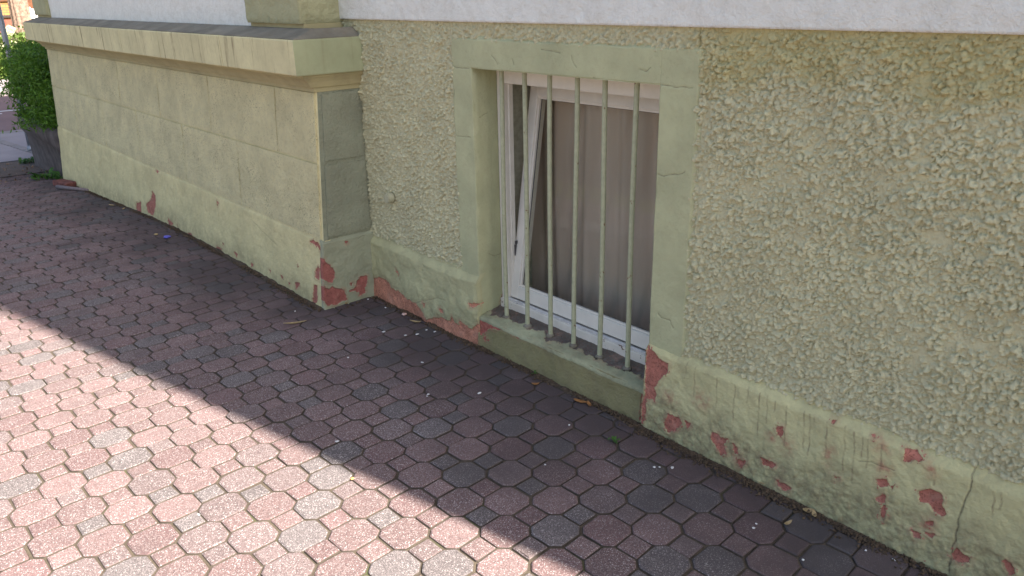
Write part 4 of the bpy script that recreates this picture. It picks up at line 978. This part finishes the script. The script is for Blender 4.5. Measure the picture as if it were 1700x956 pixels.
pebble(671, 523, 0.013, 0.012, simple('pink_stone', (0.62, 0.42, 0.36), 0.8), 'pink_stone', 'small round pinkish stone near the wall inner corner', 'pebble', None, 0.012, 7)
pebble(585, 795, 0.007, 0.006, simple('orange_bit', (0.65, 0.33, 0.12), 0.7), 'orange_petal', 'tiny orange petal on the sunlit paving', 'petal', None, 0.004, 8)

def leafobj(px, py, L, Wd, ang, mat, name, label, cat, group=None, curl=0.012):
    x, y, z = FG(px, py); n = 7; V = []; F = []
    for i in range(n):
        t = i / (n - 1); w_ = Wd * math.sin(math.pi * min(1, 0.08 + t * 0.92)) ** 0.8 * 0.5 + 0.0006
        for s_ in (-1, 0, 1): V.append(((t - 0.5) * L, s_ * w_, 0.004 + curl * ((t - 0.5) ** 2 * 3 + 0.5 * abs(s_) * math.sin(t * 3)) + (0.0 if s_ else -0.001)))
    for i in range(n - 1):
        for j in range(2): a = i * 3 + j; F.append((a, a + 3, a + 4, a + 1))
    me = pydata(name, V, F); o = obj(name, me, mat, None, True); o.location = (x, y, z); o.rotation_euler = (0, 0, ang)
    md = o.modifiers.new('thick', 'SOLIDIFY'); md.thickness = 0.0008
    return tag(o, label, cat, group)
leafobj(963, 669, 0.055, 0.018, 0.3, 'dryleaf', 'dry_leaf', 'curled orange dry leaf by the apron below the window', 'leaf')
leafobj(978, 674, 0.040, 0.012, -0.5, 'dryleaf', 'dry_leaf', 'narrow brown dry leaf touching the curled orange leaf', 'leaf')
leafobj(889, 640, 0.032, 0.010, 0.9, 'dryleaf', 'dry_leaf', 'small tan dry leaf beside the window apron foot', 'leaf')
leafobj(1262, 802, 0.050, 0.018, -0.2, 'dryleaf', 'dry_leaf', 'rusty dry leaf wedged at the foot of the peeling plinth', 'leaf')
leafobj(1341, 851, 0.030, 0.020, 0.8, 'straw', 'dry_leaf', 'yellowish crumpled leaf at the plinth foot', 'leaf')
leafobj(1351, 857, 0.034, 0.012, 2.2, 'straw', 'dry_leaf', 'pale straw sliver next to the yellowish crumpled leaf', 'leaf')
leafobj(576, 503, 0.085, 0.012, 2.5, 'straw', 'dry_leaf', 'long pale dry stalk leaning at the bay corner', 'leaf')
leafobj(690, 536, 0.060, 0.010, 0.5, 'straw', 'dry_leaf', 'bent straw coloured leaf below the orange plaster patch', 'leaf')
leafobj(490, 538, 0.110, 0.012, 1.1, 'straw', 'dry_leaf', 'dry bent grass blade on the paving off the bay corner', 'leaf')
leafobj(186, 342, 0.070, 0.020, 0.3, 'straw', 'dry_leaf', 'pale dry leaf on paving along the bay', 'leaf')
leafobj(1308, 872, 0.030, 0.010, 1.4, 'straw', 'dry_leaf', 'tan leaf chip in a joint near the plinth foot', 'leaf')
leafobj(205, 348, 0.030, 0.014, 2.3, 'straw', 'dry_leaf', 'short dry chip beside the pale leaf along the bay', 'leaf')
for k, (px, py, sx, lab) in enumerate(((1020, 735, .035, 'green seedling sprouting between pavers by the window apron'), (405, 0, 0, ''), (888, 622, .018, 'tiny green weed at the window apron foot'), (75, 297, .10, 'leafy green weed at the bay foot by the planter'),
                                     (102, 297, .07, 'small green weed touching the bay corner foot'), (48, 270, .09, 'low weed tuft under the planter front'), (70, 268, .09, 'spreading green weed at the planter foot'), (85, 278, .06, 'sparse weed between planter and paving'))):
    if not sx: continue
    x, y, z = FG(px, py); root = thing('weed', lab, 'weed', (x, y, z)); gg = np.random.default_rng(40 + k); V = []; F = []
    nleaf = 7 if sx < 0.05 else 34
    for q in range(nleaf):
        a = gg.random() * 6.28; L = sx * (0.5 + 0.6 * gg.random()); up = 0.25 + 0.6 * gg.random(); off = (gg.random(2) - 0.5) * (0 if sx < 0.05 else sx * 2.2)
        d = np.array([math.cos(a), math.sin(a), 0]); s_ = np.array([-d[1], d[0], 0]); b0 = np.array([x + off[0], y + off[1], z + 0.002]); n0 = len(V)
        for t, w_ in ((0, .02), (.35, .20), (.7, .15), (1, .01)):
            c_ = b0 + d * L * t + np.array([0, 0, L * up * math.sin(t * 2.2)]); V += [c_ + s_ * L * w_, c_ - s_ * L * w_]
        for t in range(3): i0 = n0 + t * 2; F.append((i0, i0 + 1, i0 + 3, i0 + 2))
    obj('leaves', pydata('leaves', V, F), 'weed', root, True)
# broken brick chip and stick at the bay's far foot
x, y, z = FG(117, 308); bm = bmesh.new(); box(bm, -0.13, 0.13, -0.05, 0.05, 0, 0.055, 0.008)
for v in bm.verts: v.co += Vector((random.random() - .5, random.random() - .5, random.random() - .5)) * 0.012
o = obj('brick_piece', bm, simple('old_brick', (0.16, 0.06, 0.05), 0.9, 30, 0.4)); o.location = (x, 1.62, z); o.rotation_euler = (0, 0, 0.25); tag(o, 'broken dark red brick piece at the foot of the bay', 'brick')
x, y, z = FG(122, 316); bm = bmesh.new(); bmesh.ops.create_cone(bm, cap_ends=True, segments=10, radius1=0.018, radius2=0.014, depth=0.42, matrix=Matrix.Rotation(R_(90), 4, 'Y'))
for v in bm.verts: v.co.y += 0.02 * math.sin(v.co.x * 8)
o = obj('stick', bm, simple('grey_stick', (0.20, 0.16, 0.16), 0.8), None, True); o.location = (x, y, z + 0.018); o.rotation_euler = (0, 0, 0.35); tag(o, 'grey stick lying beside the broken brick piece', 'stick')
# soil and crumbs gathered along the foot of the walls
g2 = np.random.default_rng(77); cr = []
def crumbs(pa, pb, n, wid):
    for _ in range(n):
        t = g2.random(); x = pa[0] + (pb[0] - pa[0]) * t; y = pa[1] + (pb[1] - pa[1]) * t - abs(g2.normal(0, wid)) + 0.006
        if vnoise(np.array(x * 7), np.array(0.3)) * 0.6 + vnoise(np.array(x * 23), np.array(5.3)) * 0.4 < 0.30 + 0.42 * g2.random(): continue
        cr.append((x, y, float(zg(x)) + 0.001, 0.0012 + 0.0042 * g2.random() ** 2))
crumbs((-3.45, 1.992), (-2.6, 1.992), 2200, 0.020); crumbs((-2.6, 1.998), (-1.63, 1.998), 2600, 0.018); crumbs((-1.63, 1.985), (0.3, 1.985), 6500, 0.022); crumbs((-8.8, 1.688), (-3.47, 1.688), 5200, 0.020); crumbs((-3.46, 1.98), (-3.40, 1.74), 200, 0.02)
tv = np.array([(1, 1, 1), (1, -1, -1), (-1, 1, -1), (-1, -1, 1)]) * 0.8
V = []; F = []
for (x, y, z, r_) in cr:
    m3 = np.linalg.qr(g2.normal(0, 1, (3, 3)))[0]; q = tv @ m3 * r_ + (x, y, z + r_ * 0.5); n0 = len(V); V += [tuple(k) for k in q]; F += [(n0, n0 + 1, n0 + 2), (n0, n0 + 3, n0 + 1), (n0, n0 + 2, n0 + 3), (n0 + 1, n0 + 3, n0 + 2)]
o = obj('soil_crumbs', pydata('soil_crumbs', V, F), 'dirt'); tag(o, 'dark soil crumbs gathered along the foot of the walls', 'soil', kind='stuff')
def fillet(xa, xb, yw, n, seed):
    V = []; F = []
    for i in range(n):
        x = xa + (xb - xa) * i / (n - 1); k = float(vnoise(np.array(x * 8), np.array(seed + .5)) * 0.6 + vnoise(np.array(x * 31), np.array(seed + 2.5)) * 0.4)
        k = max(0.0, k - 0.30) / 0.70; z = float(zg(x)); wd = 0.004 + 0.034 * k; hh = -0.004 + 0.017 * k
        V += [(x, yw + 0.012, z + hh), (x, yw - wd * 0.35, z + hh * 0.75), (x, yw - wd, z + 0.0005), (x, yw - wd - 0.004, z - 0.006)]
    for i in range(n - 1):
        for j in range(3): a = i * 4 + j; F.append((a, a + 1, a + 5, a + 4))
    return V, F
V = []; F = []
for (xa, xb, yw, n, sd_) in ((-3.47, -2.6, 1.990, 220, 1), (-2.6, -1.63, 2.004, 240, 2), (-1.63, 0.3, 1.990, 460, 3), (-8.8, -3.475, 1.700, 700, 4)):
    v_, f_ = fillet(xa, xb, yw, n, sd_); n0 = len(V); V += v_; F += [tuple(k + n0 for k in f) for f in f_]
o = obj('soil_fillet', pydata('soil_fillet', V, F), 'soil', None, True); tag(o, 'packed brown soil wedged along the foot of the walls', 'soil', kind='stuff')
# leaf litter on the bare earth by the planter
cen = [(-9.3 - 1.9 * g2.random(), 1.0 + 0.8 * g2.random(), 0) for _ in range(70)]; cen = [(x, y, float(zg(x)) + 0.006) for x, y, z in cen]
o = obj('leaf_litter', leaf_cloud('leaf_litter', cen, 2, (0.03, 0.03, 0.003), 0.035, 0.0, 50, 2.0), simple('litter', (0.22, 0.15, 0.10), 0.8, 12, 0.5)); tag(o, 'scattered dry leaf litter on the bare earth before the planter', 'leaf litter', kind='stuff')
